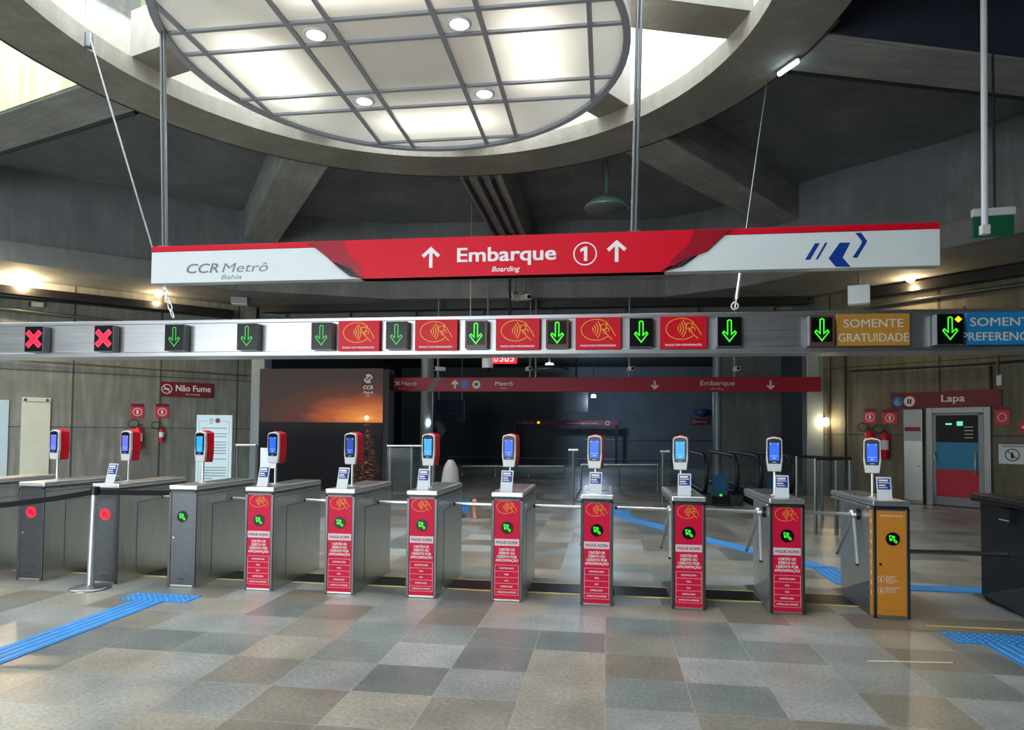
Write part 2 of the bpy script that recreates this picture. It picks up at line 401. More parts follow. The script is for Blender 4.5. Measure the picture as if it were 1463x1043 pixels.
struct(strip(path, back, ZL, ZT).build('trim_1', 'ledge_concrete'), 'overhanging concrete band running around the hall below the ceiling', 'ledge')
inn = [Vector(p)+(Vector((-2.5, 4))-Vector(p)).normalized()*-.06 for p in path]
struct(strip(inn, [p+(p-Vector((-2.5, 4))).normalized()*.3 for p in inn], ZT, ZS).build('wall_upper', 'dark_concrete'), 'dark concrete upper wall above the overhanging band', 'wall')
# ---- lower walls (local x runs along the wall, local -y faces the hall)
def wall45(name, p0, p1, z1, mt, label, th=.3):
    d = p1-p0; L = d.length; o = MB().box(0, L, 0, th, 0, z1).build(name, mt); o.location = (p0.x, p0.y, 0); o.rotation_euler = (0, 0, math.atan2(d.y, d.x)); return struct(o, label, 'wall')
wall45('wall_left', wl0, wl1, ZL, 'wall_concrete', 'cast concrete wall with form joints on the left')
wall45('wall_right', wr0, wr1, ZL, 'wall_concrete_warm', 'cast concrete wall with form joints on the right')
struct(MB().box(wl1.x-.2, wr0.x+.2, NY+.1, NY+.45, 4.85, ZL).build('trim_2', 'dark_concrete'), 'dark lintel over the wide opening to the platforms', 'lintel')
for nm, x, lab in (('trim_3', -10.28, 'pale blue grey painted jamb left of the dark opening behind the sunset panel'), ('trim_4', 5.48, 'pale blue grey painted jamb right of the dark opening')):
    struct(MB().box(x-.21, x+.21, 18.75, 19.2, 0, 4.9).build(nm, 'jamb_paint', bevel=.02), lab, 'door jamb')
# ---- dark concourse beyond the opening
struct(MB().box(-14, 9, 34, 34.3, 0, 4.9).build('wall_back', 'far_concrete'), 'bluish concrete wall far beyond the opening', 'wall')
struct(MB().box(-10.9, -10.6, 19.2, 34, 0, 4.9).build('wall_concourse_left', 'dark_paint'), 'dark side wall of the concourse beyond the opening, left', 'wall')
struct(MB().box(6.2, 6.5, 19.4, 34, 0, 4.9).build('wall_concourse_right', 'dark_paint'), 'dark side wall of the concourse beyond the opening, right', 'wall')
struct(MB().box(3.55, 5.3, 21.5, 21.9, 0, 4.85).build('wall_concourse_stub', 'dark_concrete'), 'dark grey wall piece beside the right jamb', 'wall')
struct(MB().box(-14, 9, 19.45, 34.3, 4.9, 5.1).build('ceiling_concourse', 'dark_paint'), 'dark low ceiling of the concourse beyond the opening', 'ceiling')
# ---- side and rear walls behind the camera, with an added opening for the fill light
struct(MB().box(-23.4, -23.0, -8, 6.6, 0, ZS).build('wall_side_left', 'wall_concrete'), 'concrete side wall of the hall', 'wall')
struct(MB().box(18.0, 18.3, -8, 6.6, 0, ZS).build('wall_side_right', 'wall_concrete'), 'concrete side wall of the hall', 'wall')
struct(MB().box(-23.4, -14, -8.3, -8, 0, ZS).box(-3, 18.3, -8.3, -8, 0, ZS).box(-14, -3, -8.3, -8, 4.6, ZS).build('wall_front', 'wall_concrete'), 'unseen concrete wall with an added opening for the fill light', 'wall')
# ---- ring beam
rb = MB(); n = 96
prof = [(RIN, ZR), (ROUT, ZR), (ROUT, ZS+.15), (ROUT-.12, ZS+.15), (ROUT-.12, ZR+.27), (RIN, ZR+.27)]
vs = [(RC.x+r*math.cos(2*PI*i/n), RC.y+r*math.sin(2*PI*i/n), z) for r, z in prof for i in range(n)]
k = len(prof)
rb.add(vs, [(j*n+i, j*n+(i+1) % n, ((j+1) % k)*n+(i+1) % n, ((j+1) % k)*n+i) for j in range(k) for i in range(n)])
RING = rb.build('ceiling_ring', 'ring_concrete'); struct(RING, 'large round concrete ring beam framing the skylight', 'ring beam')
# ---- ten radial beams outside the ring, ten lighter ones inside it under the open sky
def hit_path(az):
    d = Vector((math.cos(az), math.sin(az))); best = 16
    for a, b in zip(path[:-1], path[1:]):
        e = b-a; den = d.x*e.y-d.y*e.x
        if abs(den) < 1e-9: continue
        w = a-RC; t = (w.x*e.y-w.y*e.x)/den; s_ = (w.x*d.y-w.y*d.x)/den
        if t > 0 and 0 <= s_ <= 1: best = min(best, t)
    return best
BN = ['right of the ring', 'right rear of the ring', 'straight behind the ring', 'left rear of the ring', 'left of the ring']
BEAMS = []
for q in range(10):
    az = math.radians(18+36*q); r1 = hit_path(az); w = .42
    o = MB().box(ROUT-.05, r1, -w, w, ZR+.005, ZS+(.95 if q == 4 else .1)).build('ceiling_beam', 'beam_concrete', bevel=.02); o.location = (RC.x, RC.y, 0); o.rotation_euler = (0, 0, az)
    if q == 0: MB().box(ROUT, r1, -w-.03, -w+.005, ZR+.03, ZS).build('side_face', 'navy_ceiling', o)
    if q == 4: MB().box(ROUT, r1, w-.005, w+.03, ZR+.03, ZS+.95).build('side_face', 'mossy_concrete', o)
    BEAMS.append(o); struct(o, 'radial concrete ceiling beam '+(BN[q] if q < 5 else 'over the front of the hall'), 'beam')
    o = MB().box(.25, RIN+.03, -.31, .31, ZR+.275, ZR+.95).build('skylight_beam', 'ring_concrete'); o.location = (RC.x, RC.y, 0); o.rotation_euler = (0, 0, az)
    struct(o, 'radial beam crossing the open skylight inside the ring', 'beam')
# ---- ceiling slabs between the beams; the left bay is a tall light well
for q in range(10):
    a0, a1 = math.radians(18+36*q), math.radians(18+36*(q+1)); mid = (a0+a1)/2
    if q == 4: continue
    pts = [(RC.x+(ROUT-.02)*math.cos(a0+(a1-a0)*i/8), RC.y+(ROUT-.02)*math.sin(a0+(a1-a0)*i/8)) for i in range(9)]
    pts += [(RC.x+24*math.cos(a1), RC.y+24*math.sin(a1)), (RC.x+24*math.cos(a0), RC.y+24*math.sin(a0))]
    struct(MB().slab(pts, ZS, ZS+.2).build('ceiling', 'navy_ceiling' if q == 9 else 'dark_concrete'), ('dark navy ceiling bay right of the ring' if q == 9 else 'dark concrete ceiling bay between radial beams'), 'ceiling')
struct(strip(inn[:4], [p+(p-Vector((-2.5, 4))).normalized()*.3 for p in inn[:4]], ZS, 13).build('wall_light_well', 'mossy_concrete'), 'bright greenish stained concrete wall of the light well left of the ring', 'wall')
# ---- hanging ceiling disc under the skylight
DC = (-2.45, 7.65); DR = 2.71; DZ = 6.10
dt = thing('ceiling_disc', 'large round suspended ceiling disc of white glossy panels hanging in the ring', 'suspended ceiling', (DC[0], DC[1], DZ))
pn = MB(); pn.lathe([(DR-.05, .02), (DR-.05, .035)], n=72); pn.build('panel_sheet', 'translucent_panel', dt)
rm = MB(); n = 72
pr = [(DR-.085, -.02), (DR, -.02), (DR, .10), (DR-.085, .10)]
vs = [(r*math.cos(2*PI*i/n), r*math.sin(2*PI*i/n), z) for r, z in pr for i in range(n)]
rm.add(vs, [(j*n+i, j*n+(i+1) % n, ((j+1) % 4)*n+(i+1) % n, ((j+1) % 4)*n+i) for j in range(4) for i in range(n)]); rm.build('rim', 'rim_grey', dt)
for x in (-4.75, -3.52, -3.04, -1.865, -1.375, -.2):
    l = x-DC[0]; hh = math.sqrt(max(.01, (DR-.06)**2-l*l)); MB().box(l-.028, l+.028, -hh, hh, -.012, .018).build('grid_bar', 'rim_grey', dt)
for y in (5.27, 5.70, 6.887, 7.32, 8.44, 8.90, 9.985):
    l = y-DC[1]; hh = math.sqrt(max(.01, (DR-.06)**2-l*l)); MB().box(-hh, hh, l-.024, l+.024, -.0115, .0185).build('grid_bar', 'rim_grey', dt)
for x, y in ((-1.6, 1.2), (1.6, 1.2), (-1.6, -1.2), (1.6, -1.2)): MB().cyl((x, y, .03), (x, y, .80), .012, n=6).build('hanger_rod', 'grey_metal', dt)
for i, (x, y, lab) in enumerate(((-3.27, 7.08, 'nearer left'), (-1.615, 7.08, 'nearer right'), (-3.27, 8.62, 'farther left'), (-1.615, 8.62, 'farther right'))):
    d = thing('downlight', 'round white downlight in the ceiling disc, %s of the four in view' % lab, 'ceiling light', (x, y, DZ-.012), 0, 'downlights in the ceiling disc')
    MB().lathe([(.135, .0), (.135, -.015), (.105, -.022), (.105, .0)], n=24).build('trim_ring', 'white_plastic', d)
    MB().lathe([(.10, -.004), (.10, -.02), (.07, -.034), (.02, -.038)], n=24).build('lens', 'lamp_white', d)
    lamp('downlight_glow', (x, y, DZ-.12), 'SPOT', 60, (.85, .95, 1), .08, (0, 0, 0), 2.4)
# tubes above the panels
for i, (x, y, sx, sy) in enumerate(((-4.22, 7.9, .30, 1.5), (-.86, 7.8, .30, 1.5), (-2.45, 9.42, 1.5, .30), (-2.45, 6.2, 1.7, .7))):
    lamp('tube_light', (x, y, DZ+.20), 'AREA', 60, (1, .985, .94), sx, (0, 0, 0), None, sy)
# ================================================================== turnstile row
TW, TL, TH, TY = .304, 1.126, 1.03, 6.386
TX = [-7.04, -6.172, -5.307, -4.436, -3.602, -2.751, -1.919, -1.082, -.233, .605, 1.467, 2.347, 3.70]
def contact_icon(b, cx, cz, w, y, lw):
    """card held against radio waves inside an oval"""
    k = w/2
    P = lambda pts: [(cx+px*k, cz+pz*k) for px, pz in pts]
    el = [(-.12+.84*math.cos(a), .0+.60*math.sin(a)) for a in [math.radians(-38-i*9) for i in range(33)]]
    b.ribbon(P(el), lw, y)
    for r in (.14, .28, .42, .56):
        b.ribbon(P([(-.42+r*math.cos(a), .02+r*1.15*math.sin(a)) for a in [math.radians(-48+12*i) for i in range(9)]]), lw*1.15, y)
    b.ribbon(P([(.18, .30), (.50, .34), (.44, .02), (.14, .04)]), lw, y, True)
    b.ribbon(P([(.44, .30), (.62, .24), (.78, .0), (.98, -.36)]), lw, y)
    b.ribbon(P([(.30, .02), (.34, -.16), (.52, -.28), (.62, -.40), (.80, -.56)]), lw, y)
    b.ribbon(P([(.24, -.04), (.40, -.06), (.48, -.18)]), lw, y)
    b.ribbon(P([(.44, .12), (.60, .06), (.62, -.10)]), lw, y)
def arrow_pts(cx, cz, r, ang=0):
    p = [(-.16, .92), (0, 1), (.16, .92), (.16, -.30), (.46, -.02), (.58, -.16), (0, -.92), (-.58, -.16), (-.46, -.02), (-.16, -.30)]
    c, s = math.cos(ang), math.sin(ang)
    return [(cx+(x*c-z*s)*r, cz+(x*s+z*c)*r) for x, z in p]
def cross_pts(cx, cz, r, w):
    a = w/2; q = [(-a, a), (-a, 1), (a, 1), (a, a), (1, a), (1, -a), (a, -a), (a, -1), (-a, -1), (-a, -a), (-1, -a), (-1, a)]
    c = math.sqrt(.5); return [(cx+(x-z)*c*r, cz+(x+z)*c*r) for x, z in q]

def turnstile_base(side='plain'):
    t = thing('turnstile', 'x', 'turnstile')
    h = TW/2; b = MB()
    b.box(-h, h, .0, .075, .0, .975)                       # front post block
    b.box(-h+.095, h, .07, TL, .0, .975)                   # recessed cabinet
    b.box(-h+.0, h, .10, TL-.0, .955, .976)
    b.build('cabinet', 'steel_side', t, bevel=.006)
    w = MB(); A = (-h, .07, 0.002); B = (-h, TL, 0.002); Cc = (-h+.097, .07, .36); D = (-h+.097, TL, .012); A2 = (-h+.1, .07, .002); B2 = (-h+.1, TL, .002)
    w.add([A, B, Cc, D, A2, B2], [(0, 2, 3, 1), (0, 4, 2), (1, 3, 5), (0, 1, 5, 4), (4, 5, 3, 2)]); w.build('kick_plate', 'steel', t)
    MB().box(-h-.004, h+.004, -.012, TL, .985, 1.032).build('lid', 'lid_steel', t, bevel=.012, seg=3)
    MB().box(-h+.04, h-.04, .42, TL-.05, 1.0315, 1.0355).build('lid_inset', 'steel', t)
    MB().box(-h+.008, h-.006, .004, TL-.004, .974, .987).build('shadow_gap', 'black_plastic', t)
    s = MB(); s.box(h, h+.0035, .28, TL-.05, .815, .819).box(h, h+.0025, .28, .284, .10, .815).box(h, h+.002, .01, TL-.01, .93, .934)
    s.build('side_panel_seam', 'steel_dark', t)
    f = MB(); f.box(-h, -h+.028, -.008, .01, .004, .972).box(h-.028, h, -.008, .01, .004, .972).box(-h, h, -.008, .01, .955, .972); f.build('front_frame', 'steel_dark', t, bevel=.003)
    hub = (-h+.045, .61, .842)
    hb = MB(); hb.lathe([(.055, 0), (.055, .02), (.04, .03)], n=20); o = hb.build('hub_plate', 'black_plastic', t); o.location = (-h+.1, .61, .842); o.rotation_euler = (0, -PI/2, 0)
    hk = MB(); hk.lathe([(.012, -.045), (.036, -.034), (.045, 0), (.036, .034), (.012, .045)], n=18); hk.build('hub', 'chrome', t, hub)
    for i, d in enumerate(((-.555, 0, .004), (-.02, -.16, -.47), (-.07, .26, -.43))):
        a = MB(); d = Vector(d); a.cyl(d*.06, d*.97, .0175, n=14); o = a.build('arm', 'chrome', t, hub)
        MB().cyl(d*.965, d, .0182, .014, n=14).build('end_cap', 'black_plastic', o)
    return t
def front_red(t):
    h = TW/2; y = -.0035; x0, x1 = -h+.029, h-.029
    p = MB().box(x0, x1, y, .004, .022, .954).build('front_sticker', 'red_sticker', t, bevel=.002)
    y -= .0012; b = MB(); contact_icon(b, -.004, .893, .205, y, .0045); b.build('contactless_pictogram', 'yellow_print', p)
    b = MB().box(x0+.004, x1-.006, y, y+.001, .527, .592); b.build('caption_band', 'pink_band', p)
    MB().text('PAGUE ACIMA', 0, .547, .036, y-.001, bold=.02, width=.205).build('caption', 'grey_print', p)
    b = MB()
    for i, (tx, w) in enumerate((('CARTÃO DE', .150), ('DÉBITO OU', .150), ('CRÉDITO POR', .192), ('APROXIMAÇÃO', .218))): b.text(tx, 0, .480-.034*i, .034, y, bold=.035, width=w)
    zs = [.345, .286, .228, .172, .114, .064]
    for i in range(5): b.ribbon([(x0+.010, zs[i]), (x1-.010, zs[i]), (x1-.010, zs[i+1]), (x0+.010, zs[i+1])], .0022, y, True)
    for i, (tx, w) in enumerate((('MASTERCARD', .135), ('VISA', .045), ('ELO', .034), ('HIPERCARD', .115), ('AMERICAN EXPRESS', .185))): b.text(tx, 0, (zs[i]+zs[i+1])/2-.008, .022, y, bold=.025, width=w)
    b.build('lettering', 'white_print', p)
    light(t, 0, .700, 'arrow', y)
def light(t, x, z, kind, y):
    q = MB().cyl((x, y-.004, z), (x, y+.02, z), .059, n=28)
    o = q.build('signal_light', 'black_gloss' if kind == 'arrow' else 'led_red', t)
    y2 = y-.006
    if kind == 'arrow': MB().ribbon(arrow_pts(x, z, .044, math.radians(225)), .0062, y2, True).build('arrow_led', 'led_green', o)
    else: MB().ribbon(arrow_pts(x, z, (.040), math.radians(225)), .009, y2, True).build('arrow_led', 'led_red_dim', o)
def front_steel(t, kind):
    h = TW/2; y = -.0035; x0, x1 = -h+.029, h-.029
    p = MB().box(x0, x1, y, .004, .022, .954).build('front_panel', 'steel_dark', t, bevel=.002)
    MB().cyl((x0+.03, y-.003, .50), (x0+.03, y+.003, .50), .009, n=12).build('keyhole', 'chrome', p)
    MB().box(-.035, .035, y-.0015, y+.001, .075, .085).build('vent_slot', 'black_plastic', p)
    light(t, .0, .715, kind, y)
def front_orange(t):
    h = TW/2; y = -.0035; x0, x1 = -h+.029, h-.029
    p = MB().box(x0, x1, y, .004, .03, .945).build('front_sticker', 'orange_sticker', t, bevel=.002)
    y -= .0012; b = MB(); b.text('SOMENTE GRATUIDADE', 0, .895, .02, y, bold=.02, width=.19)
    for z, l in ((.345, ('GESTANTES', 'OBESOS E', 'PESSOAS COM', 'CRIANÇAS')), (.245, ('IDOSOS A PARTIR', 'DE 65 ANOS', 'GRATUITO'))):
        b.ribbon([(-.088+.028*math.cos(i*PI/10), z+.028*math.sin(i*PI/10)) for i in range(20)], .003, y, True)
        b.disc(-.088, z+.010, .006, y, 10); b.poly([(-.096, z+.003), (-.080, z+.003), (-.084, z-.018), (-.092, z-.018)], y)
        for i, tx in enumerate(l): b.text(tx, -.05, z+.020-.018*i, .015, y, 'L', bold=.02)
    b.build('lettering', 'white_print', p)
    MB().box(-.05, .05, y-.001, y+.001, .065, .083).build('vent_slot', 'gold_sign', p)
    MB().cyl((x0+.03, y-.003, .475), (x0+.03, y+.003, .475), .012, n=12).build('keyhole', 'black_plastic', p)
    s = MB().box(-h-.0025, -h, .006, .072, .02, .95).build('side_sticker', 'orange_sticker', t)
    bb = MB()
    for i in range(8): bb.box(-h-.0035, -h-.002, .030, .046, .20+.09*i, .235+.09*i)
    bb.build('lettering', 'white_print', s)
    light(t, .01, .70, 'arrow', y)
gp = 'turnstiles of the ticket gate row'
LBL = {0: 'dark steel turnstile cut by the left edge of the photo',
 1: 'plain steel turnstile with a red light, left of the queue post',
 2: 'plain steel turnstile with a red light, right behind the queue post',
 3: 'plain steel turnstile with a green arrow light and no red sticker',
 4: 'red-stickered turnstile next to the plain one with a green arrow, leftmost of the seven',
 5: 'red-stickered turnstile in front of the sunset panel, second red one from the left',
 6: 'red-stickered turnstile left of the bare foot, third red one from the left',
 7: 'red-stickered turnstile under the clock, middle one of the seven red ones',
 8: 'red-stickered turnstile seen almost straight on, fifth red one from the left',
 9: 'red-stickered turnstile, second red one from the orange turnstile',
 10: 'red-stickered turnstile standing next to the orange one',
 11: 'turnstile with an orange front sticker and a green arrow light',
 12: 'dark wide turnstile cut by the right edge of the photo'}
proto = turnstile_base(); first = True
TS = {}
for i, x in enumerate(TX):
    t = proto if i == 0 else copy_tree(proto)
    TS[i] = t
for i, x in enumerate(TX):
    t = TS[i]; t.location = (x+TW/2, TY, 0); tag(t, LBL[i], 'turnstile', gp)
    if i in (1, 2): front_steel(t, 'red')
    elif i in (0, 12): front_steel(t, 'arrow')
    elif i == 3: front_steel(t, 'arrow')
    elif i == 11: front_orange(t)
_rp = None
for i in range(4, 11):
    t = TS[i]
    if _rp is None: front_red(t); _rp = [c for c in t.children if c.name.startswith(('front_sticker', 'signal_light'))]
    else:
        for c in _rp: copy_tree(c, t)
for c in list(TS[12].children):                          # the wide gate is a plain black box without a tripod
    nm = c.name.split('.')[0]
    if nm in ('hub', 'arm', 'hub_plate'):
        for k in list(c.children): bpy.data.objects.remove(k)
        bpy.data.objects.remove(c)
    elif nm in ('cabinet', 'kick_plate', 'lid', 'front_frame', 'lid_inset', 'side_panel_seam'):
        c.data = c.data.copy(); c.data.materials[0] = M['steel_dark' if nm in ('kick_plate', 'lid_inset', 'lid') else 'gate_black']
MB().box(-TW/2+.04, -TW/2+.0935, .52, .70, .80, .93).build('control_box', 'black_plastic', TS[12]); MB().box(-TW/2+.036, -TW/2+.0415, .53, .69, .815, .825).build('control_box_edge', 'chrome', TS[12])
# the wide gate's own flat barrier bar
gb = thing('barrier_bar', 'low grey horizontal bar closing the wide gate right of the orange turnstile', 'barrier', (TX[11]+TW, 7.05, 0))
MB().cyl((0.004, 0, .49), (TX[12]-TX[11]-TW+.09, 0, .49), .022, n=14).build('bar', 'steel', gb)
MB().box(0.003, .05, -.03, .03, .455, .525).build('bracket', 'steel_dark', gb)

# ================================================================== card readers and leaflet stands on the lids
def reader():
    t = thing('card_reader', 'x', 'card reader')
    MB().lathe([(.035, 0), (.035, .006), (.018, .012)], n=20).build('base', 'white_plastic', t)
    MB().cyl((0, 0, .01), (0, 0, .26), .013, n=14).build('pole', 'chrome', t)
    def outline(w0, w1, w2, z0, z1, hp):     # chin, waist, shoulder half widths
        return [(-w0, z0), (w0, z0), (w1, z0+(z1-z0)*.35), (w2, z1-.02), (w2-.012, z1-.004), (0, z1+hp), (-w2+.012, z1-.004), (-w2, z1-.02), (-w1, z0+(z1-z0)*.35)]
    MB().prism(outline(.060, .074, .070, .228, .548, .008), -.050, -.018).build('front_frame', 'white_plastic', t, bevel=.006)
    MB().prism(outline(.056, .071, .068, .224, .552, .012), -.022, .085).build('shell', 'reader_red', t, bevel=.012, seg=3)
    z = MB().prism(outline(.054, .062, .061, .302, .538, .004), -.0535, -.048).build('screen_bezel', 'black_gloss', t, bevel=.003)
    MB().rect(-.042, .042, .333, .500, -.0545).build('screen', 'screen_blue', z)
    b = MB(); b.rect(-.034, .034, .374, .377, -.0556).rect(-.012, .012, .352, .358, -.0556).rect(-.040, -.028, .488, .494, -.0556).rect(.028, .040, .488, .494, -.0556).rect(-.018, .018, .314, .317, -.0556)
    b.build('screen_text', 'screen_text', z)
    MB().box(-.02, .02, -.052, -.049, .245, .262).build('card_slot_mark', 'sign_white', t)
    return t
rp = reader(); XR = [-6.029, -5.161, -4.288, -3.459, -2.61, -1.782, -.952, -.101, .721, 1.591, 2.467]
scr = ['screen_violet', 'screen_violet', 'screen_cyan', 'screen_blue', 'screen_dim', 'screen_cyan', 'screen_blue', 'screen_blue', 'screen_cyan', 'screen_blue', 'screen_blue']
WH = ['the red-lit turnstile left of the queue post', 'the red-lit turnstile behind the queue post', 'the plain turnstile with a green arrow', 'the leftmost red turnstile', 'the second red turnstile, before the sunset panel', 'the third red turnstile, left of the bare foot', 'the middle red turnstile under the clock', 'the fifth red turnstile from the left', 'the sixth red turnstile from the left', 'the red turnstile next to the orange one', 'the orange turnstile']
RD = [rp]+[copy_tree(rp) for _ in XR[1:]]
for i, (r, x) in enumerate(zip(RD, XR)):
    r.location = (x, 6.72, 1.0325); r.rotation_euler = (0, 0, math.radians(-13 if i < 10 else -19))
    tag(r, 'card reader with lit screen on '+WH[i], 'card reader', 'card readers on the turnstiles')
    for c in r.children:
        if c.name.startswith('screen_bezel'):
            for k in c.children:
                if k.name.split('.')[0] == 'screen':
                    k.data = k.data.copy() if i else k.data; k.data.materials[0] = M[scr[i]]
def stand():
    t = thing('leaflet_stand', 'x', 'leaflet stand')
    MB().hexa([(-.062, -.045, 0), (.062, -.045, 0), (.062, .05, 0), (-.062, .05, 0)], [(-.062, -.040, .004), (.062, -.040, .004), (.062, .05, .004), (-.062, .05, .004)]).build('foot', 'acrylic', t)
    MB().hexa([(-.060, -.036, .003), (.060, -.036, .003), (.060, -.031, .003), (-.060, -.031, .003)], [(-.060, .014, .205), (.060, .014, .205), (.060, .019, .205), (-.060, .019, .205)]).build('back_plate', 'paper', t)
    f = lambda z: -.0375+z*.2455
    l = MB().hexa([(-.05, f(.1)-.001, .095), (.05, f(.1)-.001, .095), (.05, f(.1)+.001, .095), (-.05, f(.1)+.001, .095)], [(-.05, f(.19)-.001, .192), (.05, f(.19)-.001, .192), (.05, f(.19)+.001, .192), (-.05, f(.19)+.001, .192)]).build('leaflet', 'sign_blue_print', t)
    b = MB()
    for z0, z1, x0, x1 in ((.166, .184, -.042, .034), (.150, .158, -.042, .042), (.126, .138, -.042, .012), (.108, .116, -.042, .026)):
        b.add([(x0, f(z0)-.003, z0), (x1, f(z0)-.003, z0), (x1, f(z1)-.003, z1), (x0, f(z1)-.003, z1)], [(0, 1, 2, 3)])
    b.build('leaflet_text', 'white_print', l)
    return t
sp_ = stand(); SI = [1, 3, 4, 5, 6, 7, 8, 9, 10]
ST = [sp_]+[copy_tree(sp_) for _ in SI[1:]]
for s, i in zip(ST, SI):
    s.location = (XR[i]+.006, 6.47, 1.0325); s.rotation_euler = (0, 0, math.radians(-8))
    tag(s, 'leaflet stand on '+WH[i], 'leaflet stand', 'leaflet stands on the turnstiles')

# ================================================================== lane gantry over the row
GY = 7.0; GX0, GX1, GZ0, GZ1 = -10.2, 6.6, 2.43, 2.848
g = thing('lane_gantry', 'long brushed aluminium beam hanging over the turnstile row with lane lights', 'gantry', (0, GY, 0))
MB().box(GX0, GX1, .03, .34, GZ0+.03, GZ1-.03).build('fascia', 'brushed_aluminium', g)
MB().box(GX0, GX1, .022, .36, GZ1-.045, GZ1).build('top_flange', 'brushed_aluminium', g, bevel=.008)
MB().box(GX0, GX1, .022, .36, GZ0, GZ0+.055).build('bottom_flange', 'brushed_aluminium', g, bevel=.008)
for x in (-8.6, -5.6, -2.25, -.75, 1.0, 1.95, 2.95, 4.5): MB().box(x-.002, x+.002, .026, .031, GZ0+.05, GZ1-.04).build('panel_seam', 'steel_dark', g)
sx = [49, 148.5, 249.5, 353, 459.5, 566.5, 680, 796, 916, 1042, 1174, 1357]
SL = ['leftmost lane light with a red cross', 'second lane light from the left, with a red cross', 'dim lane light with a green arrow next to the red crosses', 'dim lane light with a green arrow, alone on bare metal', 'dim lane light with a green arrow left of the first red pay sign', 'dim lane light with green arrow between the first and second red pay signs', 'lane light with green arrow between the second and third red pay signs', 'lane light with green arrow between the third and fourth red pay signs', 'lane light with a green arrow between the fourth and fifth red pay signs', 'lane light with a green arrow right of the last red pay sign', 'bright lane light with a green arrow left of the yellow sign', 'bright lane light with green arrow and yellow diamond left of the blue sign']
def lane_light(kind):
    t = thing('lane_light', 'x', 'lane light'); w, hh = .118, .148
    o = MB().box(-w, w, -.085, .0200, -hh, hh).build('housing', 'grey_metal', t, bevel=.004)
    f = MB().box(-w+.003, w-.003, -.0872, -.084, -hh+.004, hh-.003).build('display', 'black_gloss' if kind != 'brown' else 'lane_brown', t); y = -.0885
    if kind == 'brown': MB().box(-w+.02, w-.02, -.0878, -.0866, -hh+.035, hh-.02).build('inner_display', 'black_gloss', f)
    if kind == 'red':
        MB().poly(cross_pts(0, 0, .115, .46), y).build('cross_led', 'led_red', f); MB().ribbon(cross_pts(0, 0, .115, .46), .009, y-.001, True).build('cross_outline', 'led_red_core', f)
    else:
        MB().ribbon(arrow_pts(0, .004, .112), .0085 if kind == 'dim' else .0115, y, True).build('arrow_led', 'led_green_soft' if kind == 'dim' else 'led_green', f)
    if kind == 'diamond': MB().poly([(.072, .125), (.106, .093), (.072, .061), (.038, .093)], y-.001).build('diamond_led', 'led_amber', f)
    return t
kinds = ['red', 'red', 'dim', 'dim', 'dim', 'dim', 'brown', 'brown', 'bright', 'bright', 'brown', 'diamond']; PR = {}
for i, px in enumerate(sx):
    k = kinds[i]
    if k not in PR: PR[k] = t = lane_light(k)
    else: t = copy_tree(PR[k])
    p = atY(px, 480 if i < 9 else (472 if i == 9 else 470), GY-.08); t.location = (p.x, GY, 2.633); tag(t, SL[i], 'lane light', 'lane lights on the gantry')
def pay_sign():
    t = thing('pay_sign', 'x', 'sign'); w, hh = .232, .165
    p = MB().box(-w, w, -.04, .0200, -hh, hh).build('panel', 'sign_red', t, bevel=.003)
    b = MB(); contact_icon(b, .0, .035, .36, -.0412, .008); b.build('contactless_pictogram', 'yellow_print', p)
    MB().text('PAGUE COM APROXIMAÇÃO', 0, -.137, .026, -.0412, bold=.03, width=.36).build('lettering', 'white_print', p)
    return t
ps = pay_sign(); PX = [512.5, 623, 739.5, 854.5, 976.5]
for i, px in enumerate(PX):
    t = ps if i == 0 else copy_tree(ps); p = atY(px, 476, GY-.04); t.location = (p.x, GY, 2.637)
    tag(t, 'red contactless payment sign on the gantry, %s of five' % ('leftmost', 'second from left', 'middle one', 'fourth from left', 'rightmost')[i], 'sign', 'red pay signs on the gantry')
def word_sign(name, x0, x1, mt, l1, l2, label, w1, w2):
    a, b = atY(x0, 470, GY-.03).x, atY(x1, 470, GY-.03).x; c = (a+b)/2; w = (b-a)/2
    t = thing(name, label, 'sign', (c, GY, 2.643)); p = MB().box(-w, w, -.03, .0200, -.155, .155).build('panel', mt, t, bevel=.003)
    m_ = MB(); m_.text(l1, 0 if w1 else -w+.02, .025, .115, -.0312, 'C', bold=.012, width=w1); m_.text(l2, 0, -.115, .115, -.0312, bold=.012, width=w2); m_.build('lettering', 'sign_letter', p); return t
word_sign('lane_sign', 1196, 1300, 'gold_sign', 'SOMENTE', 'GRATUIDADE', 'yellow sign reading SOMENTE GRATUIDADE on the gantry', .545, .645)
word_sign('lane_sign', 1381.5, 1488, 'blue_sign', 'SOMENTE', 'PREFERENCIAL', 'blue sign reading SOMENTE PREFERENCIAL at the right edge', .59, .74)
# cables carrying the gantry from the ring
def cable(name, pts, r, mt, label, cat='cable'):
    t = tag(MB().tube(pts, r, 6).build(name, mt), label, cat); return t
cl = thing('gantry_cable', 'slanting steel cable with a chain, from the ring to the left of the gantry', 'cable', (0, 0, 0), group='cables holding the gantry')
p0 = atZ(127, 57, ZR); p0.z += .06; p1 = atY(247, 446, 7.15); p1.z = 2.915; MB().tube([p0, p0.lerp(p1, .80)], .011, 6).build('wire', 'grey_metal', cl)
ch = MB(); q0 = p0.lerp(p1, .80)
for i in range(9):
    a = q0.lerp(p1, i/9); b_ = q0.lerp(p1, (i+1.25)/9); m_ = (a+b_)/2; d = (b_-a); u = Vector((1, 0, 0)) if i % 2 else Vector((0, 1, 0)); u = (u-d.normalized()*u.dot(d.normalized())).normalized()
    ch.tube([m_+d*.5*math.cos(k*PI/5)+u*.022*math.sin(k*PI/5) for k in range(10)], .007, 5, True)
ch.build('chain', 'chrome', cl)
MB().cyl(p0-Vector((.0, .0, .16)), p0+Vector((0, 0, .02)), .05, n=10).build('anchor', 'grey_metal', cl)
